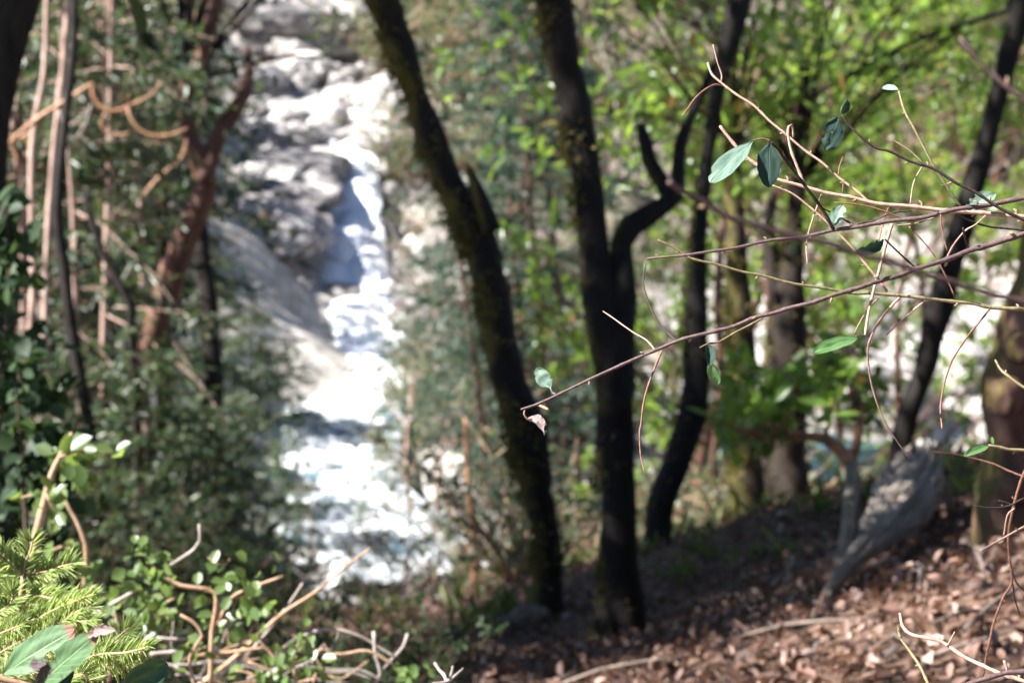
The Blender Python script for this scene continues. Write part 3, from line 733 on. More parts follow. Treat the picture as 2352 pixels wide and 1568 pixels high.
T5 = [(48, -30, 92), (22, 60, 86), (-2, 160, 80), (-20, 260, 80), (-34, 400, 84), (-44, 600, 90), (-50, 800, 96), (-52, 1000, 100), (-55, 1200, 110)]
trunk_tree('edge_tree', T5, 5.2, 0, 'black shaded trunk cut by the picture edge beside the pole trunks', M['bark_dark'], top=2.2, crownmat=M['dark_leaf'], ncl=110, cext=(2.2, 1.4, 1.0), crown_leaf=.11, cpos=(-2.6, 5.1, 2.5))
trunk_tree('edge_tree', [(-30, 380, 60), (-14, 520, 60), (0, 700, 62), (10, 900, 64), (14, 1100, 70), (16, 1280, 76)], 7.6, 0, 'dark ivy shaded trunk low at the picture edge below the black one', M['bark_dark'], top=2.6, crownmat=M['dark_leaf'], ncl=420, cext=(4.4, 4.0, 2.4), crown_leaf=.12, cpos=(-4.2, 7.2, 4.3))  # unseen crown added off to one side to shade the dark trunks
def pole(rows, d, label, mat, name='pole_tree', sides=10, crown=True, dd=0, ncl=30, ext=(2.0, 2.0, 1.4), top=2.8, cmat='conifer', group=None):
    return trunk_tree(name, rows, d, dd, label, M[mat], sides=sides, rough=.12, fine=.08, top=top if crown else None, crownmat=M[cmat] if crown else None, ncl=ncl*2, cext=ext, step=.12, group=group, crown_leaf=.11)
pole([(158, -20, 14), (150, 100, 14), (143, 180, 14), (132, 270, 13), (125, 330, 13), (118, 420, 13), (113, 480, 13), (108, 600, 13), (100, 800, 14), (92, 1000, 14), (88, 1150, 15)], 12.5, 'slim pinkish pole trunk lit on one side, nearest the dark pole', 'bark_pink')
pole([(172, -20, 16), (170, 100, 16), (150, 280, 18), (138, 400, 22), (132, 500, 22), (146, 610, 24), (165, 760, 26), (190, 900, 26), (215, 1040, 26), (225, 1150, 28)], 11.5, 'dark pole trunk just behind the slim pinkish one', 'bark_dark')
pole([(108, -20, 11), (105, 120, 11), (97, 200, 12), (82, 270, 13), (74, 340, 14), (72, 450, 14), (74, 560, 15), (76, 660, 15), (70, 800, 15), (90, 950, 16), (100, 1050, 16)], 13, 'pinkish pole trunk with a bent middle, close to the picture edge', 'bark_pink')
pole([(310, 230, 10), (322, 320, 11), (320, 420, 12), (326, 540, 13), (330, 700, 14), (335, 900, 16)], 19, 'short pinkish pole trunk below the orange hanging twigs', 'bark_pink', top=3, ncl=16)
pole([(40, -20, 10), (44, 100, 10), (46, 200, 11), (40, 400, 11), (36, 700, 12), (34, 950, 13)], 14, 'thin brown pole trunk right at the picture edge', 'bark_madrone', ncl=16)
pole([(250, -20, 16), (246, 150, 17), (240, 350, 18), (235, 600, 20), (232, 850, 22)], 20, 'brown conifer pole in shade behind the orange twigs', 'bark_brown', ncl=20)
pole([(192, 440, 12), (215, 520, 16), (235, 580, 16), (270, 640, 16), (300, 700, 16)], 12.2, 'dark dead limb sloping down between the pole trunks', 'bark_dark', crown=False, name='fallen_limb')
for k, (x, y, c) in enumerate([(5.5, 6.5, (4.6, 6.0, 5.2)), (4.5, 1.5, (3.8, 1.5, 5.0)), (1.2, -3.5, (1.0, -2.6, 5.2)), (6.5, 11.5, (5.2, 11.0, 5.0)), (5.5, -3.5, (5.0, -3.0, 5.4))]):  # oaks out of view, added to keep sky light off the scene
    z_ = g1(x, y); rs = np.random.default_rng(60+k); root = empty('unseen_shade_tree', (x, y, z_), ['dark oak on the bank above the mossy burl', 'dark oak on the bank beside the crossing branches', 'dark oak standing behind the viewpoint', 'dark oak past the bowed trunk', 'dark oak highest on the bank'][k], 'tree')
    tb = MB(); tube(tb, [(x, y, z_-.3), (x+.1, y, z_+1.5), ((x+c[0])/2, (y+c[1])/2, z_+3), c], [.16, .13, .11, .07], .2, 12, .2, 5, .1)
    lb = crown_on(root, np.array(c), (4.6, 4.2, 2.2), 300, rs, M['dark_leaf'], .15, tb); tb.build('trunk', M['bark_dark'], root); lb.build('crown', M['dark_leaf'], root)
# big red-brown madrone of the left side
MADR = [(455, 150, 34), (432, 195, 34), (424, 250, 30), (438, 320, 32), (462, 385, 44), (468, 430, 46), (450, 490, 50), (420, 565, 54), (392, 640, 56), (368, 720, 54), (345, 800, 50), (322, 880, 46), (300, 960, 46), (285, 1040, 50)]
trunk_tree('madrone_tree', MADR, 18, .4, 'tall reddish madrone with two arms and patches of sun on its bark', M['bark_madrone'], extra=[([(465, 420, 40), (485, 360, 36), (508, 300, 34), (538, 255, 34), (562, 210, 30), (572, 160, 22), (566, 110, 16)], 18.1, .2)], top=1.6, crownmat=M['grey_leaf'], ncl=30, step=.1)
pole([(455, 480, 30), (460, 540, 34), (468, 620, 36), (480, 700, 38), (485, 800, 40), (490, 900, 42), (485, 1050, 44)], 19, 'dark trunk rising behind the reddish madrone', 'bark_dark', top=1.5, ncl=14)
pole([(372, 420, 14), (380, 500, 16), (375, 600, 18), (365, 690, 20)], 20, 'short mossy yellow snag behind the reddish madrone', 'bark_moss2', crown=False, name='mossy_snag')
# orange twisting madrone twigs
def multi(name, segs, d, label, cat, mat, step=.03, part='twig', sides=8, rough=.08, group=None):
    segs = [[(u, v, w_*.72) for u, v, w_ in sg] for sg in segs]
    p0, r0 = pxpath(segs[0], d); mb = MB(); tube(mb, p0, r0, step, sides, rough, 9)
    if len(segs) == 1:
        o = mb.build(name, mat, None, p0[0]); tag(o, label, cat, group); return o
    root = empty(name, p0[0], label, cat, group)
    mb.build('stem', mat, root)
    for sg in segs[1:]:
        p_, r_ = pxpath(sg, d); b_ = MB(); tube(b_, p_, r_, step, sides, rough, 9); b_.build(part, mat, root)
    return root
multi('madrone_branch', [[(*c1(60, 640), 14), (*c1(180, 540), 14), (*c1(290, 470), 13), (*c1(390, 405), 12), (*c1(420, 385), 13), (*c1(428, 430), 14), (*c1(455, 485), 13), (*c1(510, 512), 12), (*c1(570, 500), 11), (*c1(600, 482), 9), (*c1(690, 440), 7), (*c1(745, 375), 5)],
    [(*c1(585, 498), 10), (*c1(612, 560), 10), (*c1(660, 610), 9), (*c1(730, 626), 9), (*c1(790, 618), 7), (*c1(860, 590), 5)],
    [(*c1(490, 515), 7), (*c1(465, 560), 8), (*c1(490, 612), 8), (*c1(540, 622), 7), (*c1(595, 610), 6)]], 12.0, 'orange branch looping and hooking across the pole trunks', 'branch', M['bark_orange'])
multi('madrone_branch', [[(*c1(660, 900), 10), (*c1(700, 850), 13), (*c1(760, 790), 12), (*c1(830, 735), 10), (*c1(860, 640), 8)]], 16.5, 'short orange branch slanting across the reddish madrone', 'branch', M['bark_orange'])
multi('pale_branch', [[(*c1(270, 510), 8), (*c1(300, 600), 7), (*c1(340, 640), 6), (*c1(390, 570), 5), (*c1(420, 480), 5)], [(*c1(300, 590), 5), (*c1(360, 550), 5), (*c1(415, 490), 4)]], 12.3, 'pale grey forked branch under the looping orange one', 'branch', M['stem_grey'])
for sg in ([(0, 335, 12), (40, 320, 11), (80, 300, 9), (108, 270, 7)], ):
    multi('madrone_branch', [sg, [(20, 330, 7), (34, 350, 7), (40, 375, 6)], [(58, 310, 6), (70, 345, 6), (90, 350, 5)]], 13, 'reddish branch with short hanging twigs at the picture edge', 'branch', M['bark_orange'])
multi('conifer_branch', [[(2420, 0, 16), (2352, 15, 15), (2250, 45, 14), (2130, 85, 13), (2050, 120, 12), (1980, 155, 11), (1900, 205, 9), (1840, 240, 6)],
    [(2200, 62, 8), (2150, 110, 7), (2090, 150, 6), (2040, 160, 4)], [(2060, 118, 8), (2000, 190, 6), (1960, 240, 5), (1900, 300, 3)], [(2130, 85, 7), (2080, 70, 5), (2010, 80, 3)], [(1990, 150, 7), (1950, 140, 5), (1890, 150, 3)]], 11.5, 'dark drooping dead branch high beside the bowed trunk', 'branch', M['bark_dark'])
# yellow-orange young trunk standing in front of the white water
trunk_tree('young_madrone', [(1069, 960, 9), (1072, 1010, 11), (1074, 1060, 12), (1078, 1130, 13), (1086, 1210, 17), (1093, 1260, 20), (1092, 1310, 20), (1088, 1360, 19), (1085, 1430, 18)], 10.8, .2, 'slender orange trunk standing against the lowest white water', M['bark_orange'], rough=.1, fine=.05, sides=10)
multi('dead_branch', [[(1325, 925, 10), (1305, 965, 12), (1280, 1000, 12), (1258, 1020, 10)]], 8.5, 'short tan broken branch leaning against the mossy trunk', 'branch', M['stem_tan'])
# mossy trunks behind the ridge
trunk_tree('mossy_tree', [(1690, 500, 34), (1692, 600, 46), (1698, 750, 58), (1705, 900, 66), (1712, 1050, 68), (1722, 1190, 78)], 11.0, 0, 'brown trunk furred with olive moss behind the ridge', M['bark_moss2'], top=.7, crownmat=M['madrone'], ncl=26, crown_leaf=.1, cext=(1.3, 1.0, .9), moss=14)
trunk_tree('shaded_tree', [(1822, 560, 40), (1812, 660, 64), (1806, 780, 84), (1805, 900, 92), (1803, 1050, 98), (1800, 1200, 104)], 12.5, 0, 'thick shaded brown trunk behind the ridge beside the mossy one', M['bark_shade'], extra=[([(1806, 760, 50), (1780, 640, 36), (1768, 540, 26), (1775, 440, 16)], 12.5, 0)], top=.8, crownmat=M['madrone'], ncl=34, crown_leaf=.1, cext=(1.8, 1.2, 1.1), moss=6)
# reddish burl trunk at the edge
BT = trunk_tree('burl_tree', [(2400, 520, 90), (2385, 640, 96), (2368, 740, 100), (2350, 820, 112), (2325, 890, 128), (2310, 940, 122), (2312, 1000, 100), (2318, 1080, 96), (2325, 1160, 120)], 5.6, 0, 'reddish trunk swollen into a mossy burl at the picture edge', M['bark_redburl'], rough=.45, fine=.2, top=2.0, crownmat=M['dark_leaf'], ncl=25)
for bu, bv, br_ in ((2312, 905, 46), (2345, 800, 34), (2330, 1120, 40)):
    V_ = boulder_mesh(31+br_, 3, 1.0, .4); V_.V = [V_.V[0]*br_*K*5.5+P(bu, bv, 5.5)]; V_.build('burl', M['bark_redburl'], BT)
# weathered stump with its root, arched sapling
ST = MB()
rows = [(2112, 1052, 50), (2108, 1075, 84), (2098, 1110, 100), (2076, 1150, 104), (2050, 1188, 92), (2015, 1228, 62), (1975, 1268, 38), (1945, 1300, 26), (1915, 1340, 21), (1890, 1385, 17), (1862, 1432, 13)]
dS = ground_at(2045, 1235)[1]
d1_ = ground_at(1862, 1432)[1]; pts = []; rad = []
for i_, (u, v, w_) in enumerate(rows):
    di = dS+(d1_-dS)*i_/(len(rows)-1)
    if i_ > 4: di = min(di, ground_at(u, v)[1]-.02)
    pts.append(P(u, v, di)); rad.append(w_*.55*K*di)
root = empty('stump', ground_at(2080, 1225)[0], 'grey weathered stump with a long root running down the bank', 'stump')
tube(ST, pts, rad, .02, 64, .10, 7, .08, ridge=.42); ST.build('trunk', M['dead_grey'], root)
for rows, nm in (([(2120, 1100, 44), (2118, 1150, 54), (2095, 1200, 46), (2070, 1250, 30), (2050, 1300, 14)], 'root'), ([(2050, 1200, 44), (2020, 1260, 34), (1990, 1320, 24), (1960, 1380, 14)], 'root'), ([(2140, 1080, 14), (2150, 1045, 9), (2155, 1015, 5)], 'splinter'), ([(2095, 1080, 18), (2098, 1040, 10), (2100, 1005, 5)], 'splinter')):
    pts, rad = pxpath(rows, dS-.1, -.35); b_ = MB(); tube(b_, pts, rad, .025, 32, .12, 8, .1, ridge=.4); b_.build(nm, M['dead_grey'], root)
rs = np.random.default_rng(5)
root = empty('arched_madrone', ground_at(1925, 1300)[0], 'small orange barked madrone arching over beside the grey stump', 'tree')
pts, rad = pxpath([(1740, 995, 10), (1800, 1000, 14), (1850, 1000, 20), (1895, 1008, 26), (1925, 1028, 30), (1947, 1054, 30), (1955, 1075, 26)], 7.7); b_ = MB(); tube(b_, pts, rad, .04, 12, .12, 8); b_.build('limb', M['bark_orange'], root)
pts, rad = pxpath([(1955, 1068, 26), (1955, 1120, 28), (1950, 1180, 30), (1944, 1230, 30), (1935, 1275, 28), (1922, 1320, 34)], 7.7, -.6); b_ = MB(); tube(b_, pts, rad, .05, 14, .25, 9, .15); b_.build('trunk', M['dead_grey'], root)
pts, rad = pxpath([(1954, 1062, 22), (1968, 1020, 20), (1974, 970, 18), (1970, 910, 16), (1958, 850, 12), (1945, 780, 8)], 7.75); b_ = MB(); tube(b_, pts, rad, .05, 10, .12, 8); b_.build('limb', M['bark_orange'], root)
tb = MB(); lb = MB()
for (u, v) in [(1700, 1010), (1740, 985), (1790, 970), (1690, 930), (1760, 920), (1820, 900), (1870, 890), (1910, 930), (1790, 880), (1940, 860), (1980, 900), (2000, 870), (1720, 880), (1960, 800), (1900, 850), (1840, 850), (1770, 1010), (1990, 960), (1700, 850), (1660, 960), (1810, 930), (1740, 940)]:
    dd_ = rs.uniform(7.3, 8.3); e = P(u, v, dd_); b = P(min(max(u+rs.uniform(-20, 60), 1750), 1970), min(v+70, 1005), 7.75)
    tube(tb, [b, (b+e)/2+rs.normal(size=3)*.03, e], [.010, .007, .004], .05, 5)
    m_ = 15; pos = e+rs.normal(size=(m_, 3))*.02; dv = nrm(rs.normal(size=(m_, 3))+np.array([0, 0, .3]))
    leaves(lb, pos, dv, nrm(np.array([0, 0, 1.0])+rs.normal(size=(m_, 3))*.5), rs.uniform(.06, .11, m_), rs.uniform(.03, .045, m_), .12, .1)
tb.build('twigs', M['bark_orange'], root); lb.build('foliage', M['madrone'], root)
# root lying on the litter, boulder, dead sticks
multi('bare_root', [[(*c6(410, 1120), 12), (*c6(440, 1085), 13), (*c6(480, 1060), 12), (*c6(500, 1022), 13), (*c6(560, 1015), 11), (*c6(610, 1025), 8)], [(*c6(498, 1060), 6), (*c6(510, 1100), 6), (*c6(500, 1140), 4)]], 6.35, 'pale bent root lying on the leaf litter in the shade', 'root', M['dead_grey'], part='rootlet')
o = boulder_mesh(9, 4, .8, .45).build('boulder', M['rock_moss']); q, dq = ground_at(1205, 1440); q = P(1205, 1432, dq); o.location = q; s_ = 62*K*dq; o.scale = (s_, s_*.9, s_*.8); o.rotation_euler = (0, 0, .6)
tag(o, 'pinkish boulder capped with moss at the foot of the mossy trunk', 'boulder')

# ------------------------------------------------------------------ litter and herbs on the near bank
def scatter(nn, fn):
    out_ = []
    while len(out_) < nn:
        x = rng.uniform(-4.5, 4.0, 4000); y = rng.uniform(2.4, 12.5, 4000)
        k = rng.random(4000) < fn(x, y)
        out_ += list(np.stack([x[k], y[k]], -1))
    return np.array(out_[:nn])
def gn(x, y, e=.03):
    zx = (g(x+e, y)-g(x-e, y))/(2*e); zy = (g(x, y+e)-g(x, y-e))/(2*e)
    return nrm(np.stack([-zx, -zy, np.ones_like(zx)], -1))
q = scatter(60000, lambda x, y: np.clip(1.4-.09*y, .1, 1)*np.clip(1.1+x*.15, .3, 1))
z = g(q[:, 0], q[:, 1]); nn_ = gn(q[:, 0], q[:, 1])
mb = MB(); L = rng.uniform(.013, .04, len(q))
leaves(mb, np.stack([q[:, 0], q[:, 1], z+rng.uniform(.0, .035, len(q))], -1), nrm(rvec(len(q))-nn_*.2+0), nrm(nn_+rvec(len(q))*.55), L, L*rng.uniform(.4, .7, len(q)), .25, .25)
tag(mb.build('leaf_litter', M['litter']), 'reddish brown dead leaves covering the bank', 'leaf litter', kind='stuff')
q = scatter(300, lambda x, y: np.clip(.6+.0*y, 0, 1)); mb = MB()
for x, y in q:
    zz_ = g1(x, y)+.015; a = rng.uniform(0, 6.28); l_ = rng.uniform(.08, .4); e = np.array([math.cos(a), math.sin(a)])*l_
    ze = g1(x+e[0], y+e[1])+rng.uniform(.01, .07)
    tube(mb, [[x, y, zz_], [x+e[0]*.5, y+e[1]*.5, (zz_+ze)/2+rng.uniform(0, .03)], [x+e[0], y+e[1], ze]], [.0045, .004, .002], .08, 5)
tag(mb.build('fallen_twigs', M['bark_fallen']), 'small dead twigs strewn over the leaf litter', 'twigs', kind='stuff')
mb = MB(); q = scatter(340, lambda x, y: np.clip(.03+.5*(y > 7.4)+.16*(x > 1.5)*(y > 4.2), 0, 1))
for x, y in q:
    m_ = 9; zz_ = g1(x, y); pos = np.array([x, y, zz_])+rng.normal(size=(m_, 3))*[.04, .04, .005]
    dv = nrm(rng.normal(size=(m_, 3))*[.6, .6, .2]+[0, 0, .9]); leaves(mb, pos, dv, nrm(rng.normal(size=(m_, 3))), rng.uniform(.06, .16, m_), rng.uniform(.008, .03, m_), .1, .3)
tag(mb.build('ground_herbs', M['grass']), 'tufts of grass and small herbs along the ridge', 'herbs', kind='stuff')

# ------------------------------------------------------------------ foreground shrub branches
def fgleaf(parent, base, tip, wpx, mat, roll=.3, fold=.25, curl=.1, holes=(), shape=1.0, ragged=.04, seed=1, twist=0, pet=None, name='leaf'):
    b = P(*base); t = P(*tip); ax = t-b; L = np.linalg.norm(ax); ax = ax/L
    d = (base[2]+tip[2])/2; W = wpx*K*d
    vw = nrm(CAM-(b+t)/2); nn = nrm(vw-ax*np.dot(vw, ax)); sd_ = np.cross(ax, nn)
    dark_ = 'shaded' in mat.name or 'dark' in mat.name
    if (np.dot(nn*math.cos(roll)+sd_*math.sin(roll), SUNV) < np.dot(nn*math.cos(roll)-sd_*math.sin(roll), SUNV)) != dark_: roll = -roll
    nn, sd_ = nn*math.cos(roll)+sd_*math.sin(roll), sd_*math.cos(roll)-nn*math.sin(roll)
    ns, nt_ = 44, 21
    V = []; A = []
    for i_ in range(ns):
        s_ = i_/(ns-1)
        w_ = W*.5*(max(0.0, 1-abs(2*s_**shape-1)**2.3)**.6*min(1.0, (s_*3.2+.02))**.45+.01)
        for j_ in range(nt_):
            t_ = j_/(nt_-1)*2-1
            rg = 1+ragged*(mnoise.noise(Vector((s_*9, seed*3.3+(5 if t_ > 0 else 0), 0)))*2) if abs(t_) > .8 else 1
            tw = twist*(s_-.3)
            q_ = sd_*math.cos(tw)+nn*math.sin(tw); n2_ = nn*math.cos(tw)-sd_*math.sin(tw)
            wob = .06*W*mnoise.noise(Vector((s_*4+seed, t_*1.7, seed*2.0)))
            V.append(b+ax*L*s_+q_*t_*w_*rg+n2_*(fold*abs(t_)**1.5*w_-curl*L*(s_-.3)**2+wob)); A.append((s_, t_, 1))
    F = []
    for i_ in range(ns-1):
        for j_ in range(nt_-1):
            s_ = (i_+.5)/(ns-1); t_ = (j_+.5)/(nt_-1)*2-1
            if any(((s_-hs)/rs_)**2+((t_-ht)/rt_)**2 < 1+.35*mnoise.noise(Vector((s_*14, t_*7, seed))) for hs, ht, rs_, rt_ in holes): continue
            k = i_*nt_+j_; F.append((k, k+1, k+nt_+1, k+nt_))
    mb = MB(); mb.add(V, None, F, A)
    if pet is not None:
        p0 = P(*pet); tube(mb, [p0, (p0+b)/2+np.array([0, 0, -.0006]), b+ax*L*.03], [.0006, .0005, .0005], .002, 6)
    return mb.build(name, mat, parent)
def buds(parent, path, rad, every, rs, mat, size=1.3, skip=.05):
    seg = np.concatenate([[0], np.cumsum(np.linalg.norm(np.diff(path, axis=0), axis=1))]); s_ = skip; sg = 1
    while s_ < seg[-1]-.004:
        c_ = np.array([np.interp(s_, seg, path[:, i]) for i in range(3)]); r_ = np.interp(s_, seg, rad)
        c2_ = np.array([np.interp(min(s_+.003, seg[-1]), seg, path[:, i]) for i in range(3)])
        t_ = nrm(c2_-c_+1e-9); o_ = nrm(np.cross(t_, rs.normal(size=3)*.4+np.array([0, 1, 0])))*sg
        h = r_*size*rs.uniform(.6, 1.5)+.0002
        b_ = MB(); tube(b_, [c_+o_*r_*.7, c_+o_*(r_+h*.6)+t_*h*.25, c_+o_*(r_+h)+t_*h*.9], [r_*.6, r_*.62, r_*.25], .0008, 7, .15, 400)
        b_.build('bud', mat, parent); s_ += every*rs.uniform(.6, 1.5); sg = -sg
brs = np.random.default_rng(3)
def branch(rows, d0, d1, w0, w1, label, mat, sides=(), bud=.035, name='shrub_branch', nodes=.22, node_step=.022, group=None, budmat='bud'):
    n_r = len(rows); f = np.linspace(0, 1, n_r)
    pts = np.array([P(u, v, d0+(d1-d0)*k) for (u, v), k in zip(rows, f)]); rad = np.array([(w0+(w1-w0)*k)*.5*K*(d0+(d1-d0)*k) for k in f])
    pts, rad = resample(pts, rad, .016)
    for q_ in range(1, len(pts)-1):
        pts[q_] = pts[q_]+(1 if q_ % 2 else -1)*rad[q_]*brs.uniform(.15, .6)*nrm(np.array([.2, .3, 1.0])+brs.normal(size=3)*.5)
    root = empty(name, pts[0], label, 'branch', group)
    mb = MB(); p_, r_ = tube(mb, pts, rad, .0022, 10, .10, 300, .08, nodes=nodes, node_step=node_step); mb.build('stem', M[mat], root)
    if bud: buds(root, p_, r_, bud, brs, M[budmat], skip=bud*.8)
    for sd_ in sides:
        rows2, e0, e1, v0, v1, mat2 = sd_[:6]
        n2 = len(rows2); f2 = np.linspace(0, 1, n2)
        pt = np.array([P(u, v, e0+(e1-e0)*k) for (u, v), k in zip(rows2, f2)]); rd = np.array([(v0+(v1-v0)*k)*.5*K*(e0+(e1-e0)*k) for k in f2])
        pt, rd = resample(pt, rd, .012)
        for q_ in range(1, len(pt)-1): pt[q_] = pt[q_]+(1 if q_ % 2 else -1)*rd[q_]*brs.uniform(.2, .8)*nrm(brs.normal(size=3))
        b_ = MB(); tube(b_, pt, rd, .002, 8, .10, 320, .06, nodes=.3, node_step=.016); tw = b_.build('twig', M[mat2], root)
    return root
# A: long purple branch reaching to the middle of the picture
A_rows = [(2520, 480)]+[c3(*q) for q in [(1568, 1075), (1400, 1125), (1230, 1185), (1075, 1238), (900, 1295), (700, 1355), (500, 1413), (330, 1462), (150, 1523), (0, 1556)]]+[c5(*q) for q in [(1450, 40), (1300, 100), (1150, 172), (1010, 236), (900, 288), (826, 312)]]
A_side = [([c5(*q) for q in [(1472, 44), (1440, 120), (1400, 230), (1374, 380), (1370, 420), (1374, 520), (1394, 600)]], 1.5, 1.47, 5, 2.6, 'twig_red'),
          ([c2(*q) for q in [(1545, 1570), (1500, 1530), (1450, 1470), (1412, 1390), (1388, 1300), (1400, 1210)]], 1.5, 1.53, 5.5, 3, 'twig_dark'),
          ([c2(*q) for q in [(1440, 1605), (1400, 1562), (1300, 1500), (1245, 1460), (1203, 1430)]], 1.5, 1.55, 4, 2.2, 'twig_tan'),
          ([c3(*q) for q in [(365, 1462), (250, 1525), (165, 1570)]]+[c6(*q) for q in [(120, 12), (80, 28)]], 1.5, 1.48, 5, 3.5, 'twig_green'),
          ([c5(*q) for q in [(900, 290), (930, 300), (950, 312)]], 1.5, 1.49, 6, 6, 'bud'),
          ([c5(*q) for q in [(846, 306), (840, 330), (850, 350), (858, 358)]], 1.5, 1.5, 4.5, 3, 'bud'),
          ([c3(*q) for q in [(1210, 1190), (1250, 1120), (1300, 1060), (1345, 1030), (1392, 990)]], 1.49, 1.47, 4.5, 3, 'twig_tan'),
          ([c3(*q) for q in [(1335, 1148), (1312, 1140), (1298, 1100), (1288, 1048)]], 1.48, 1.46, 4, 5, 'twig_dark')]
A = branch(A_rows, 1.46, 1.5, 13, 5.2, 'long purple brown branch crossing to the middle, ending in a pale green leaf', 'twig_purple', A_side)
fgleaf(A, (*c5(962, 215), 1.5), (*c5(898, 120), 1.5), 42, M['fg_leaf'], .6, .12, .06, [(.35, 1.0, .05, .3), (.75, -1.0, .06, .15)], .85, .06, 2, pet=(*c5(978, 246), 1.5))
o = fgleaf(A, (*c5(852, 352), 1.5), (*c5(946, 412), 1.49), 34, M['fg_dead'], .9, .9, .35, [(.5, .95, .1, .3), (.8, -.9, .1, .4)], .8, .22, 3, 1.2); o['label'] = 'withered purple grey curled leaf'
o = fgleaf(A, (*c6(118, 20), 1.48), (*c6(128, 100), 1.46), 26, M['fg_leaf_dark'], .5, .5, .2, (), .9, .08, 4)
fgleaf(A, (*c6(122, 84), 1.465), (*c6(160, 200), 1.47), 27, M['fg_leaf_green'], .3, .3, .1, [(.85, .7, .12, .4)], 1.1, .06, 5)
# B
B_rows = [(2520, 420)]+[c3(*q) for q in [(1568, 915), (1400, 940), (1250, 968), (1100, 995), (950, 1018), (800, 1040), (690, 1060), (560, 1085), (400, 1106), (250, 1135), (100, 1160), (0, 1172)]]+[c2(*q) for q in [(1480, 1182), (1405, 1188)]]
E_rows = [c3(*q) for q in [(695, 1056), (640, 960), (580, 880), (520, 800), (470, 728), (440, 690), (404, 652)]]
B = branch(B_rows, 1.5, 1.55, 12, 4.6, 'dark purple branch with two hanging leaves on a dark side twig', 'twig_purple', [(E_rows, 1.52, 1.5, 8, 6, 'twig_dark'), ([c3(*q) for q in [(404, 652), (385, 640), (355, 638), (322, 645)]], 1.5, 1.5, 5, 3, 'twig_red'),
      ([c3(*q) for q in [(1185, 985), (1190, 1050), (1215, 1150)]], 1.5, 1.5, 3.5, 3, 'twig_red'), ([c3(*q) for q in [(1250, 975), (1310, 1010), (1400, 1040), (1568, 1058)]], 1.54, 1.56, 4, 5, 'twig_dark'), ([c3(*q) for q in [(630, 950), (700, 985), (780, 1030)]], 1.53, 1.54, 3, 4, 'twig_dark'),
      ([c3(*q) for q in [(800, 1030), (870, 1015), (960, 980), (1050, 968)]], 1.54, 1.56, 4, 3, 'twig_purple'), ([c3(*q) for q in [(985, 1035), (1080, 1025), (1180, 990)]], 1.53, 1.52, 3, 3, 'twig_green')])
fgleaf(B, (*c3(328, 640), 1.5), (*c3(128, 826), 1.47), 50, M['fg_leaf'], .55, .10, .1, [(.86, .95, .06, .22)], 1.45, .03, 6)
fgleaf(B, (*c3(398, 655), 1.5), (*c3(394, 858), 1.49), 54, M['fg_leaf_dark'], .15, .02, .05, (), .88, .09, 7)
fgleaf(B, (*c3(1440, 884), 1.53), (*c3(1312, 948), 1.51), 38, M['fg_leaf'], .6, .3, .2, [(.65, .95, .07, .3), (.85, .9, .06, .35)], 1.0, .05, 8)
# F: twig with the eaten leaf
F_rows = [(2500, 560)]+[c3(*q) for q in [(1568, 1012), (1450, 950), (1350, 888), (1250, 835), (1150, 776), (1050, 740), (950, 697), (890, 680), (830, 640), (770, 580), (733, 532)]]
Fb = branch(F_rows, 1.5, 1.5, 8, 5.2, 'dark twig ending in a leaf full of holes', 'twig_dark', [([c3(*q) for q in [(1100, 745), (1040, 690), (970, 645)]], 1.5, 1.52, 2, 1.6, 'twig_red'), ([c3(*q) for q in [(1100, 765), (1060, 840), (1045, 940)]], 1.51, 1.5, 3, 2.6, 'twig_tan')], bud=.02)
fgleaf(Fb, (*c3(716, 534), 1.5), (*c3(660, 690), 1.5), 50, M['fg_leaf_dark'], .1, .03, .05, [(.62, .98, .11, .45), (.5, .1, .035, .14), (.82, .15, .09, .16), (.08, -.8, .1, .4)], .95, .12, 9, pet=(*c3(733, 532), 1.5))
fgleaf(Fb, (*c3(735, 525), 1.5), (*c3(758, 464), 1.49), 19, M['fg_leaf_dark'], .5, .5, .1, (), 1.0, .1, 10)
# D: pale tan broken shoot
D_rows = [(2520, 530)]+[c3(*q) for q in [(1568, 998), (1480, 985), (1350, 978), (1200, 965), (1050, 950), (900, 932), (780, 912), (650, 882), (540, 856), (430, 818), (350, 768), (280, 710), (220, 648), (172, 580)]]
branch(D_rows, 1.52, 1.55, 11, 7, 'pale tan pink shoot rising past the two hanging leaves to a snapped tip', 'twig_tan', [([c3(*q) for q in [(562, 855), (530, 770), (500, 690), (485, 620), (488, 585), (500, 575), (507, 595), (508, 630)]], 1.55, 1.56, 7, 4, 'twig_tan'), ([c3(*q) for q in [(715, 805), (722, 765), (736, 722)]], 1.56, 1.57, 3, 2.4, 'twig_red'), ([c3(*q) for q in [(735, 890), (738, 850), (742, 822)]], 1.55, 1.55, 3, 2.4, 'twig_red'), ([c3(*q) for q in [(1000, 975), (985, 955), (975, 930)]], 1.55, 1.55, 2.5, 2, 'twig_red')])
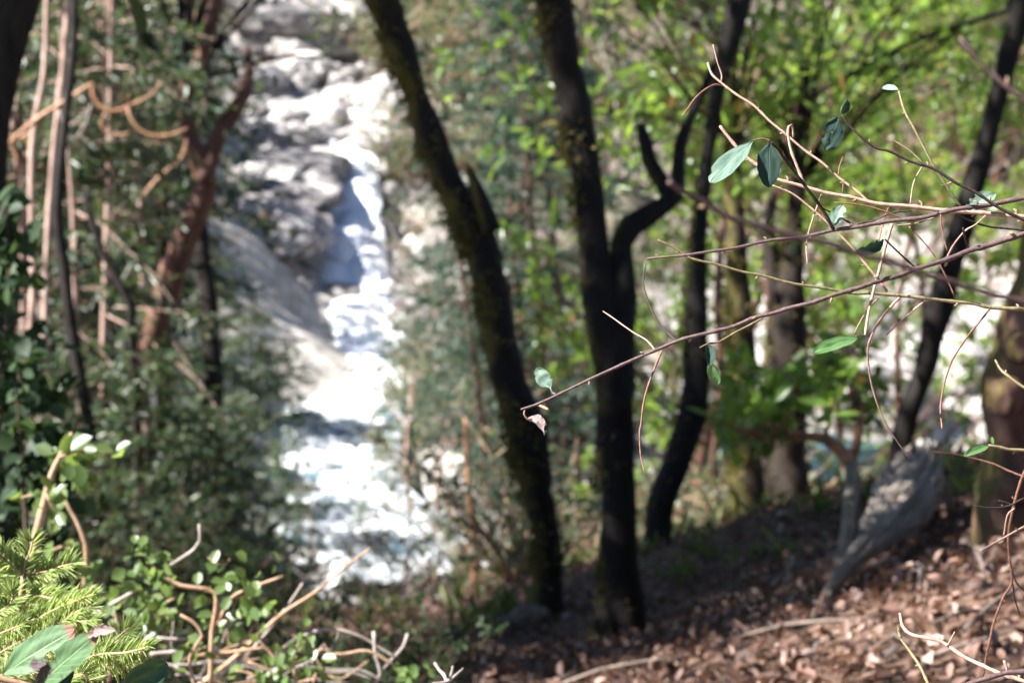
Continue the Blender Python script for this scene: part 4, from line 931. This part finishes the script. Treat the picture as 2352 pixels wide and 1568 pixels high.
# C: greenish branch
C_rows = [(2520, 740)]+[c3(*q) for q in [(1568, 1425), (1420, 1410), (1250, 1382), (1100, 1370), (950, 1352), (780, 1345), (650, 1325), (500, 1300), (380, 1270), (270, 1245), (150, 1215), (40, 1185)]]+[c2(*q) for q in [(1530, 1140), (1455, 1103)]]
C = branch(C_rows, 1.55, 1.57, 9, 4.5, 'thin greenish branch crossing under the long purple one', 'twig_green', [
      ([c3(*q) for q in [(1000, 1362), (940, 1430), (890, 1500), (860, 1568)]]+[c6(*q) for q in [(850, 60), (860, 150), (890, 270), (940, 390), (1000, 480), (1037, 532)]], 1.56, 1.6, 6, 2.6, 'twig_tan'),
      ([c3(*q) for q in [(1115, 1380), (1050, 1430), (990, 1485), (935, 1540)]], 1.56, 1.57, 4, 3, 'twig_tan'),
      ([c3(*q) for q in [(1415, 1412), (1360, 1480), (1290, 1568)]]+[c6(*q) for q in [(1240, 85), (1200, 200), (1185, 320), (1192, 400)]], 1.55, 1.5, 5, 3.4, 'twig_red'),
      ([c3(*q) for q in [(905, 1365), (850, 1420), (810, 1490), (790, 1530)]], 1.56, 1.57, 4, 3, 'twig_tan')])
# M & N & G & T
branch([c3(*q) for q in [(940, 1340), (890, 1275), (830, 1200), (770, 1130), (710, 1065), (650, 1010), (580, 945), (500, 890), (408, 850)]], 1.57, 1.58, 6, 4, 'thin tan shoot rising from the greenish branch to the dark hanging leaf', 'twig_tan', bud=.03)
Nn = branch([c3(*q) for q in [(962, 1030), (930, 1130), (910, 1220), (880, 1330), (855, 1430), (838, 1542)]], 1.5, 1.47, 8, 6, 'straight tan twig hanging down to a narrow green leaf', 'twig_tan', [([c3(*q) for q in [(838, 1542), (815, 1540), (795, 1546)]], 1.47, 1.46, 4, 3, 'twig_red')], bud=.03)
fgleaf(Nn, (*c3(806, 1548), 1.46), (1568+605/2, 784+44/2, 1.43), 38, M['fg_leaf_green'], .75, .2, .08, (), .95, .02, 11)
G_rows = [c3(*q) for q in [(860, 932), (800, 880), (720, 815), (640, 750), (560, 690), (470, 615), (400, 555), (330, 490), (250, 435), (180, 385), (135, 340), (115, 290)]]
branch(G_rows, 1.56, 1.6, 5.5, 5, 'pinkish forked shoot crossing in front of the slim dark trunk', 'twig_tan', [([c3(*q) for q in [(176, 380), (180, 345), (160, 290), (140, 206)]], 1.6, 1.6, 4, 2.6, 'twig_tan'), ([c3(*q) for q in [(196, 396), (150, 393), (100, 415), (50, 460), (22, 500), (0, 532)]], 1.6, 1.58, 4.5, 3.5, 'twig_red')], bud=.03)
Tt = branch([c3(*q) for q in [(1275, 945), (1240, 900), (1200, 840), (1150, 760), (1110, 680), (1060, 590), (1020, 510), (993, 420)]], 1.6, 1.66, 6, 5, 'upright greenish twig with a small folded leaf at its top', 'twig_green', bud=.03)
fgleaf(Tt, (*c3(990, 412), 1.66), (*c3(915, 398), 1.68), 16, M['fg_leaf'], .6, .4, .1, (), 1, .05, 12)
Rr = branch([c3(*q) for q in [(1000, 1002), (900, 962), (800, 938), (700, 930)]], 1.53, 1.53, 4, 3, 'thin orange twig holding a torn pale leaf', 'twig_red', bud=0)
fgleaf(Rr, (*c3(738, 940), 1.53), (*c3(690, 1034), 1.52), 34, M['fg_leaf'], -.3, .4, .1, [(.45, -.9, .1, .35), (1.0, .1, .14, .3)], 1.15, .05, 13)
Ss = branch([c3(*q) for q in [(1085, 1238), (1050, 1215), (1000, 1165), (960, 1130), (930, 1100)]], 1.5, 1.48, 4.5, 4, 'dark spur holding a drooping torn leaf above the long branch', 'twig_dark', bud=.012)
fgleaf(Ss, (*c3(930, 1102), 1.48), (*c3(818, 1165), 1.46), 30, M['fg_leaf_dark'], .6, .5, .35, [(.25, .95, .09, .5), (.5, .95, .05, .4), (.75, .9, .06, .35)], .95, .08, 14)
branch([c3(*q) for q in [(640, 890), (600, 1000), (570, 1110), (572, 1212)]], 1.56, 1.52, 3.5, 2.8, 'short tan side twig dangling below the dark purple branch', 'twig_tan', bud=.02)
branch([c3(*q) for q in [(1040, 1040), (1130, 1140), (1190, 1230), (1240, 1340), (1250, 1372)]], 1.56, 1.56, 3.6, 3.6, 'thin reddish twig slanting between the two long branches', 'twig_red', bud=.03)
branch([c3(*q) for q in [(945, 955), (925, 1010), (905, 1090), (900, 1110)]], 1.58, 1.56, 3.6, 3, 'short reddish twig tip above the drooping torn leaf', 'twig_red', bud=.02)
# blurred nearer stems
branch([(2600, 720)]+[c3(*q) for q in [(1568, 1388), (1400, 1345), (1250, 1300), (1100, 1252), (950, 1205), (800, 1158), (650, 1115), (500, 1078), (350, 1042), (200, 988), (100, 935), (0, 872), (-60, 835)]], .86, .80, 12, 14, 'soft purple stem passing close in front of the other branches', 'twig_purple', bud=.05)
branch([(2600, 420)]+[c3(*q) for q in [(1568, 462), (1480, 390), (1400, 320), (1330, 240), (1275, 175)]], .82, .82, 13, 9, 'soft purple stem slanting out of the upper corner', 'twig_purple', bud=.04)
# lower right twigs
branch([(2500, 1620)]+[c6(*q) for q in [(1568, 1562), (1400, 1500), (1290, 1443), (1180, 1376), (1060, 1346), (1012, 1310), (998, 1248)]], 1.58, 1.66, 10, 6, 'pale pinkish twig with a kinked dark tip over the lit litter', 'twig_tan', [([c6(*q) for q in [(1210, 1400), (1228, 1370), (1250, 1332)]], 1.62, 1.62, 3.6, 3, 'stem_tan'), ([c6(*q) for q in [(1485, 1530), (1490, 1500), (1476, 1465)]], 1.6, 1.6, 5, 6, 'twig_tan')], bud=.025)
branch([c6(*q) for q in [(1140, 1600), (1095, 1500), (1050, 1430), (1000, 1360), (990, 1308)]], 1.7, 1.75, 7, 6, 'upright olive twig with a fat bud over the lit litter', 'twig_green', bud=.03)
branch([(2480, 1530)]+[c6(*q) for q in [(1568, 1508), (1480, 1525), (1380, 1545), (1250, 1590)]], 1.35, 1.35, 14, 10, 'thick purple stem cutting the lower corner', 'twig_purple', bud=.04)
branch([(2450, 1180)]+[c6(*q) for q in [(1568, 850), (1480, 900), (1420, 930), (1368, 960)]], 1.75, 1.7, 5.5, 3, 'bright pale twig tip above the lit litter', 'twig_tan', bud=.03)
branch([c6(*q) for q in [(1378, 1545), (1395, 1450), (1430, 1290), (1475, 1170), (1512, 1105), (1500, 980), (1497, 880), (1520, 760), (1575, 590), (1640, 480)]], 1.8, 1.75, 5, 6, 'tan and dark angled twig climbing beside the mossy burl', 'twig_red', [([c6(*q) for q in [(1512, 1050), (1540, 1110), (1590, 1160)]], 1.78, 1.8, 5, 5, 'twig_red'), ([c6(*q) for q in [(1516, 1110), (1530, 1190), (1550, 1250)]], 1.78, 1.8, 3.5, 3, 'twig_dark'), ([c6(*q) for q in [(1525, 765), (1490, 800), (1475, 890)]], 1.75, 1.75, 3.5, 2.6, 'twig_tan')], bud=.03)
branch([(2400, 1140)]+[c6(*q) for q in [(1568, 722), (1500, 752), (1420, 766), (1338, 756)]], 1.7, 1.68, 5, 4, 'black twig lying level in front of the mossy burl', 'twig_dark', [([c6(*q) for q in [(1520, 750), (1470, 735), (1450, 730)]], 1.7, 1.7, 3, 2.5, 'twig_dark')], bud=.02)
Lf = branch([(2420, 1040)]+[c6(*q) for q in [(1568, 502), (1500, 494), (1440, 484), (1405, 478)]], 1.42, 1.42, 8, 6, 'pale green twig holding a bright green leaf in front of the stump', 'twig_green', bud=.03)
fgleaf(Lf, (*c6(1410, 476), 1.42), (*c6(1295, 522), 1.40), 21, M['fg_leaf_green'], .6, .3, .06, (), 1, .02, 15)
fgleaf(Lf, (*c6(1428, 472), 1.42), (*c6(1420, 438), 1.42), 9, M['fg_leaf_green'], .5, .4, .1, (), 1, .02, 16)
branch([(2400, 1110)]+[c6(*q) for q in [(1568, 622), (1420, 560), (1300, 525), (1150, 504)]], 1.75, 1.8, 5, 3, 'thin reddish twig reaching toward the stump top', 'twig_red', bud=.03)
branch([(2400, 910)]+[c6(*q) for q in [(1568, 212), (1500, 160), (1460, 130), (1436, 85)]], 1.7, 1.72, 7, 5, 'short olive twig with an opening bud beside the red burl', 'twig_green', bud=.015)
branch([(1600, 1680)]+[c5(*q) for q in [(500, 1600), (490, 1568), (470, 1532), (430, 1476)]], 1.9, 2.0, 9, 7, 'small forked dead twig at the bottom edge', 'stem_grey', [([c5(*q) for q in [(490, 1560), (505, 1525), (512, 1490)]], 2.0, 2.0, 6, 6, 'stem_grey'), ([c5(*q) for q in [(494, 1560), (530, 1530), (560, 1500)]], 2.0, 2.0, 6, 5, 'stem_grey')], bud=0)

# ------------------------------------------------------------------ fir sapling
froot = empty('fir_sapling', (-.62, 1.75, g1(-.62, 1.75)), 'bright yellow green young fir with sunlit needles in the lower corner', 'fir sapling')
frs = np.random.default_rng(12)
mb = MB(); s0 = P(*c4(60, 1800), 1.85); tube(mb, [np.array([s0[0], s0[1], g1(s0[0], s0[1])-.05]), s0, P(*c4(95, 1400), 1.82), P(*c4(100, 1200), 1.8), P(*c4(108, 1075), 1.8)], [.007, .005, .004, .003, .0022], .01, 8, .1, 200); mb.build('stem', M['stem_tan'], froot)
def spray(rows, d0, d1, nlen=.0168, every=.0009, tuft=True, dens=1.0):
    f = np.linspace(0, 1, len(rows)); pts = np.array([P(*c4(*q), d0+(d1-d0)*k) for q, k in zip(rows, f)])
    mb = MB(); p_, r_ = tube(mb, pts, np.linspace(.0013, .0007, len(rows)), .003, 6, .1, 300); br = mb.build('branch', M['stem_tan'], froot)
    seg = np.concatenate([[0], np.cumsum(np.linalg.norm(np.diff(p_, axis=0), axis=1))]); m_ = int(seg[-1]/every*dens*3.2)
    s_ = frs.uniform(.04*seg[-1], seg[-1], m_); pos = np.stack([np.interp(s_, seg, p_[:, i]) for i in range(3)], -1)
    t = nrm(np.gradient(p_, axis=0)); tt = np.stack([np.interp(s_, seg, t[:, i]) for i in range(3)], -1)
    up_ = nrm(np.array([.1, -.45, .8])); side = nrm(np.cross(tt, up_)); sg = frs.choice([-1, 1], m_)[:, None]
    endf = np.clip((s_/seg[-1]-.8)/.2, 0, 1)[:, None]
    el = frs.normal(.25, .45, m_)[:, None]
    dv = nrm(side*sg*(1-.5*endf)+tt*(.55+.9*endf)+up_*el+frs.normal(size=(m_, 3))*.12)
    lb = MB(); leaves(lb, pos, dv, nrm(up_+frs.normal(size=(m_, 3))*.5), nlen*frs.uniform(.7, 1.15, m_)*(1-.25*endf[:, 0]), frs.uniform(.0009, .0013, m_), .25, .12)
    lb.build('needles', M['fir'], br)
for r_ in [([(108, 1075), (115, 1020), (140, 960), (150, 905)], 1.8, 1.8), ([(110, 1075), (170, 1065), (230, 1050), (290, 1030), (345, 1018)], 1.8, 1.8), ([(108, 1078), (60, 1035), (0, 980), (-60, 930)], 1.8, 1.78),
           ([(102, 1165), (180, 1168), (270, 1188), (330, 1195)], 1.8, 1.76), ([(60, 1330), (150, 1285), (250, 1232), (340, 1195), (425, 1160)], 1.78, 1.72), ([(240, 1310), (310, 1270), (370, 1230), (420, 1220)], 1.85, 1.85),
           ([(190, 1640), (310, 1500), (400, 1455), (470, 1435), (560, 1430), (640, 1415), (680, 1400)], 1.66, 1.62), ([(450, 1450), (500, 1400), (550, 1350), (600, 1310)], 1.68, 1.68),
           ([(300, 1580), (330, 1540), (380, 1530), (420, 1580)], 1.62, 1.62), ([(60, 1560), (180, 1470), (290, 1390), (370, 1340)], 1.85, 1.85), ([(-80, 1380), (-20, 1350), (40, 1325), (100, 1300)], 1.72, 1.7),
           ([(-60, 1260), (0, 1240), (50, 1200), (60, 1130)], 1.76, 1.76), ([(40, 1420), (30, 1330), (40, 1200), (20, 1090), (30, 1030)], 1.86, 1.86), ([(90, 1300), (200, 1300), (320, 1290), (430, 1280)], 1.86, 1.84),
           ([(0, 1500), (80, 1440), (180, 1390), (280, 1350)], 1.9, 1.9), ([(-80, 1480), (0, 1430), (90, 1380), (180, 1340)], 1.8, 1.8), ([(-60, 1150), (-20, 1090), (10, 1020), (20, 950)], 1.84, 1.84),
           ([(100, 1230), (40, 1180), (-30, 1150)], 1.8, 1.76), ([(100, 1240), (150, 1180), (180, 1110), (200, 1090)], 1.84, 1.88), ([(-40, 1560), (60, 1500), (150, 1420), (250, 1400)], 1.75, 1.75), ([(350, 1560), (420, 1500), (520, 1480), (620, 1470)], 1.7, 1.68),
           ([(140, 1400), (230, 1330), (330, 1330), (420, 1320)], 1.9, 1.88), ([(-60, 1330), (0, 1290), (60, 1270), (130, 1250)], 1.9, 1.9), ([(-60, 1420), (20, 1400), (100, 1400), (170, 1380)], 1.92, 1.92)]:
    spray(*r_)
# broad spotted leaves in front of the fir
bl = empty('broad_leaf_sprig', P(*c4(-20, 1530), 1.25), 'spotted dark green broad leaves hanging in front of the fir', 'leaf sprig')
mb = MB(); tube(mb, [P(*c4(-160, 1620), 1.27), P(*c4(-60, 1550), 1.26), P(*c4(60, 1560), 1.26), P(*c4(170, 1590), 1.26)], [.0022, .002, .0018, .0015], .004, 8, .1, 200); mb.build('stem', M['stem_tan'], bl)
fgleaf(bl, (*c4(5, 1530), 1.25), (*c4(335, 1315), 1.24), 80, M['broad_leaf'], .45, .08, .1, [(.62, .75, .07, .35)], 1.05, .04, 21)
o = fgleaf(bl, (*c4(150, 1600), 1.25), (*c4(425, 1345), 1.22), 68, M['broad_leaf'], .4, .12, .15, [(.42, -.85, .06, .3)], 1.0, .05, 22)
fgleaf(bl, (*c4(560, 1600), 1.3), (*c4(770, 1480), 1.3), 70, M['broad_dark'], .3, .25, .1, (), 1.0, .03, 23)
fgleaf(bl, (*c4(200, 1620), 1.3), (*c4(330, 1470), 1.32), 60, M['broad_dark'], .3, .25, .1, (), 1.0, .03, 24)
fgleaf(bl, (*c4(400, 1350), 1.23), (*c4(512, 1320), 1.21), 26, M['fg_dead'], .6, .7, .2, (), .9, .2, 25)['label'] = 'purple brown dried leaf tip'

# ------------------------------------------------------------------ snowberry shrub and bare tangle behind the fir
srs = np.random.default_rng(31)
def leafy_stem(name, stems, d, label, mat, leafmat, leafL, n_per, cat='shrub', extra=()):
    p0 = P(*stems[0][0][0], d); root = empty(name, (p0[0], p0[1], g1(p0[0], p0[1])), label, cat); lb = MB(); cnt = 0
    for rows, w0, w1, nl in stems:
        f = np.linspace(0, 1, len(rows)); dj = d+srs.uniform(-.15, .15)
        pts = [P(u, v, dj) for u, v in rows]; rad = [(w0+(w1-w0)*k)*.5*K*dj for k in f]
        mb = MB(); p_, r_ = tube(mb, pts, rad, .012, 8, .12, 60, .06, nodes=.15, node_step=.05); mb.build('stem', mat, root)
        if nl:
            k = srs.integers(1, len(p_), nl); pos = p_[k]+srs.normal(size=(nl, 3))*.012
            dv = nrm(srs.normal(size=(nl, 3))+np.array([0, 0, .2])); L_ = leafL*srs.uniform(.65, 1.2, nl); nn = nrm(np.array([-.3, -.5, .8])+srs.normal(size=(nl, 3))*.4)
            leaves(lb, pos, dv, nn, L_, L_*srs.uniform(.65, .85, nl), .12, .1); cnt += nl
    for (u, v, sp, nl) in extra:
        pos = P(u, v, d)+srs.normal(size=(nl, 3))*sp*K*d; dv = nrm(srs.normal(size=(nl, 3))); L_ = leafL*srs.uniform(.7, 1.25, nl)
        leaves(lb, pos, dv, nrm(np.array([-.3, -.5, .8])+srs.normal(size=(nl, 3))*.4), L_, L_*srs.uniform(.65, .85, nl), .12, .1); cnt += nl
    if cnt: lb.build('foliage', leafmat, root)
    return root
leafy_stem('snowberry_shrub', [([c4(*q) for q in [(968, 1568), (975, 1330), (992, 1230), (985, 1150), (900, 1130), (830, 1120), (760, 1082), (690, 1020), (650, 930), (645, 900)]], 13, 6, 16),
    ([c4(*q) for q in [(900, 1600), (870, 1450), (930, 1350), (880, 1280), (830, 1255)]], 9, 6, 12), ([c4(*q) for q in [(620, 1500), (670, 1370), (740, 1260), (760, 1200), (800, 1180)]], 12, 6, 14),
    ([c4(*q) for q in [(1000, 1300), (1050, 1190), (1085, 1160), (1180, 1120), (1300, 1078)]], 9, 7, 9), ([c4(*q) for q in [(500, 1560), (520, 1400), (540, 1300), (510, 1180)]], 9, 6, 12), ([c4(*q) for q in [(960, 990), (990, 1020), (1030, 1028), (1055, 1000)]], 7, 5, 4)],
    2.75, 'leafy shrub with round green leaves on arching tan stems behind the fir', M['stem_tan'], M['shrub_leaf'], .0175, 10,
    extra=[(*c4(690, 1020), 22, 16), (*c4(650, 930), 8, 4), (*c4(610, 1070), 14, 5), (*c4(740, 1050), 18, 8), (*c4(1060, 1090), 30, 14), (*c4(620, 1220), 28, 14), (*c4(730, 1180), 25, 12), (*c4(560, 1170), 22, 9), (*c4(700, 1330), 32, 12), (*c4(1060, 1280), 12, 5), (*c4(860, 1420), 12, 5), (*c4(1170, 1090), 10, 4)])
leafy_stem('snowberry_shrub', [([c4(*q) for q in [(1330, 1700), (1300, 1560), (1270, 1460), (1200, 1380), (1180, 1280)]], 9, 5, 12), ([c4(*q) for q in [(1400, 1700), (1360, 1560), (1350, 1450), (1390, 1350)]], 9, 5, 14), ([c4(*q) for q in [(1250, 1700), (1230, 1590), (1140, 1520), (1060, 1510)]], 8, 5, 10)],
    2.9, 'low leafy shrub with pale round leaves among the bare tan stems', M['stem_tan'], M['shrub_leaf'], .0175, 10, extra=[(*c4(1270, 1470), 30, 16), (*c4(1340, 1530), 28, 12), (*c4(1400, 1450), 22, 8), (*c4(1200, 1240), 20, 8), (*c5(310, 1510), 24, 10), (*c4(1240, 1220), 10, 3)])
def stick(rows, d, w0, w1, label, mat, name='dead_stick', cat='stick', group=None):
    f = np.linspace(0, 1, len(rows)); pts = [P(u, v, d) for u, v in rows]; rad = [(w0+(w1-w0)*k)*.4*K*d for k in f]
    mb = MB(); tube(mb, pts, rad, .01, 9, .12, 60, .08, nodes=.15, node_step=.06); o = mb.build(name, M[mat], None, pts[0]); return tag(o, label, cat, group)
stick([c4(*q) for q in [(330, 1320), (430, 1255), (540, 1190), (640, 1132)]], 2.8, 13, 9, 'pale grey stick slanting up out of the fir', 'stem_grey')
stick([c4(*q) for q in [(770, 1035), (840, 990), (890, 955), (918, 915), (915, 840)]], 2.9, 9, 9, 'grey stick bending to an orange tip above the round leaved shrub', 'stem_grey')
stick([c4(*q) for q in [(860, 1620), (960, 1545), (1080, 1450), (1190, 1345), (1310, 1240), (1450, 1150), (1580, 1040), (1700, 950)]], 3.0, 18, 7, 'thickest straight tan stem rising across the bare tangle', 'stem_tan')
stick([c4(*q) for q in [(880, 1600), (1010, 1530), (1120, 1450), (1230, 1330), (1330, 1200), (1390, 1110)]], 3.05, 12, 6, 'second straight tan stem just above the thickest one', 'stem_grey')
stick([c4(*q) for q in [(890, 1440), (1000, 1432), (1100, 1420), (1200, 1408), (1300, 1412), (1420, 1425), (1568, 1435), (1690, 1420), (1810, 1485)]], 2.95, 12, 8, 'orange tan stem lying level across the bare tangle', 'stem_tan')
stick([c4(*q) for q in [(1320, 1400), (1400, 1350), (1480, 1322), (1568, 1325), (1670, 1360), (1760, 1415), (1820, 1450)]], 3.1, 10, 7, 'pale stem arching over the bare tangle', 'stem_grey')
stick([c5(*q) for q in [(150, 1330), (158, 1440), (180, 1520), (150, 1580)]], 3.1, 11, 11, 'upright grey stem dropping from the arching one', 'stem_grey')
stick([c5(*q) for q in [(305, 1340), (285, 1400), (240, 1450), (195, 1500)]], 3.15, 10, 5, 'short pale broken stem leaning beside the arching one', 'stem_grey')
stick([c4(*q) for q in [(1040, 1450), (1100, 1390), (1145, 1340), (1165, 1300)]], 3.05, 9, 6, 'short orange stem rising out of the bare tangle', 'stem_tan')
stick([c4(*q) for q in [(690, 1435), (750, 1428), (812, 1424)]], 2.7, 13, 11, 'stubby pale broken stick just beyond the fir tip', 'stem_grey')
stick([c4(*q) for q in [(720, 1480), (790, 1485), (840, 1510), (930, 1560)]], 2.8, 10, 8, 'pale stick sagging below the stubby broken one', 'stem_grey')
stick([c4(*q) for q in [(1140, 1470), (1240, 1510), (1310, 1550)]], 3.0, 8, 6, 'thin tan stick low in the tangle', 'stem_tan')
stick([c4(*q) for q in [(830, 1255), (900, 1300), (935, 1360)]], 2.9, 8, 6, 'short orange brown stick inside the round leaved shrub', 'stem_tan')
stick([c4(*q) for q in [(720, 1360), (800, 1365), (880, 1362)]], 2.8, 10, 7, 'pale twig lying level in the round leaved shrub', 'stem_grey')
stick([c4(*q) for q in [(540, 1430), (530, 1260), (510, 1130)]], 3.0, 9, 6, 'dark orange stem standing behind the fir', 'bark_madrone')
for k in range(30):   # criss-cross dead stems low in the tangle
    u0 = srs.uniform(760, 1560); v0 = srs.uniform(1440, 1600); a = srs.uniform(-.5, 2.2); l_ = srs.uniform(120, 420)
    r_ = [c4(u0+l_*f*math.cos(a)+srs.normal()*14, v0-l_*f*math.sin(a)*.6+srs.normal()*14) for f in (0, .33, .66, 1)]
    stick(r_, srs.uniform(2.9, 3.5), srs.uniform(4, 8), srs.uniform(3, 5), 'thin dead stem criss-crossing the bottom of the bare tangle', 'stem_grey' if k % 2 else 'stem_tan', group='thin dead stems in the tangle')
# vine at the left
leafy_stem('climbing_shrub', [([c4(*q) for q in [(130, 1250), (160, 930), (190, 800), (212, 700), (242, 600), (290, 500), (330, 420)]], 24, 9, 10), ([c4(*q) for q in [(212, 700), (230, 740), (255, 790)]], 6, 4, 4), ([c4(*q) for q in [(200, 705), (140, 705), (95, 718)]], 6, 4, 5), ([c4(*q) for q in [(275, 530), (340, 510), (400, 490)]], 7, 4, 10)],
    3.0, 'tan stem with round leaves climbing above the fir', M['stem_tan'], M['shrub_leaf'], .027, 8, extra=[(*c4(330, 540), 18, 10), (*c4(370, 605), 14, 8), (*c4(540, 510), 8, 3), (*c4(215, 720), 12, 6), (*c4(250, 780), 10, 3)])
leafy_stem('climbing_shrub', [([c4(*q) for q in [(390, 1200), (392, 1080), (398, 960), (380, 890), (345, 810), (295, 730)]], 16, 8, 0), ([c4(*q) for q in [(200, 970), (240, 960), (290, 940), (330, 930)]], 9, 6, 5)],
    3.1, 'pinkish bent stem nearly bare behind the fir', M['stem_tan'], M['shrub_leaf'], .026, 8, extra=[(*c4(410, 1060), 10, 4), (*c4(310, 940), 14, 4), (*c4(390, 1120), 10, 3)])
leafy_stem('ivy_bush', [([(-10, 1250), (0, 1000), (10, 800), (20, 600), (10, 470)], 10, 5, 30), ([(60, 1250), (50, 1050), (40, 900), (60, 800)], 8, 5, 30), ([(120, 1300), (110, 1150), (140, 1050), (150, 980)], 8, 4, 26)],
    4.2, 'dark leafy climber covering the picture edge below the black trunk', M['bark_brown'], M['dark_leaf'], .045, 10, extra=[(10, 520, 34, 40), (20, 640, 40, 40), (0, 800, 50, 60), (40, 900, 60, 60), (90, 1000, 60, 60), (30, 1080, 60, 60), (120, 1120, 60, 50)])
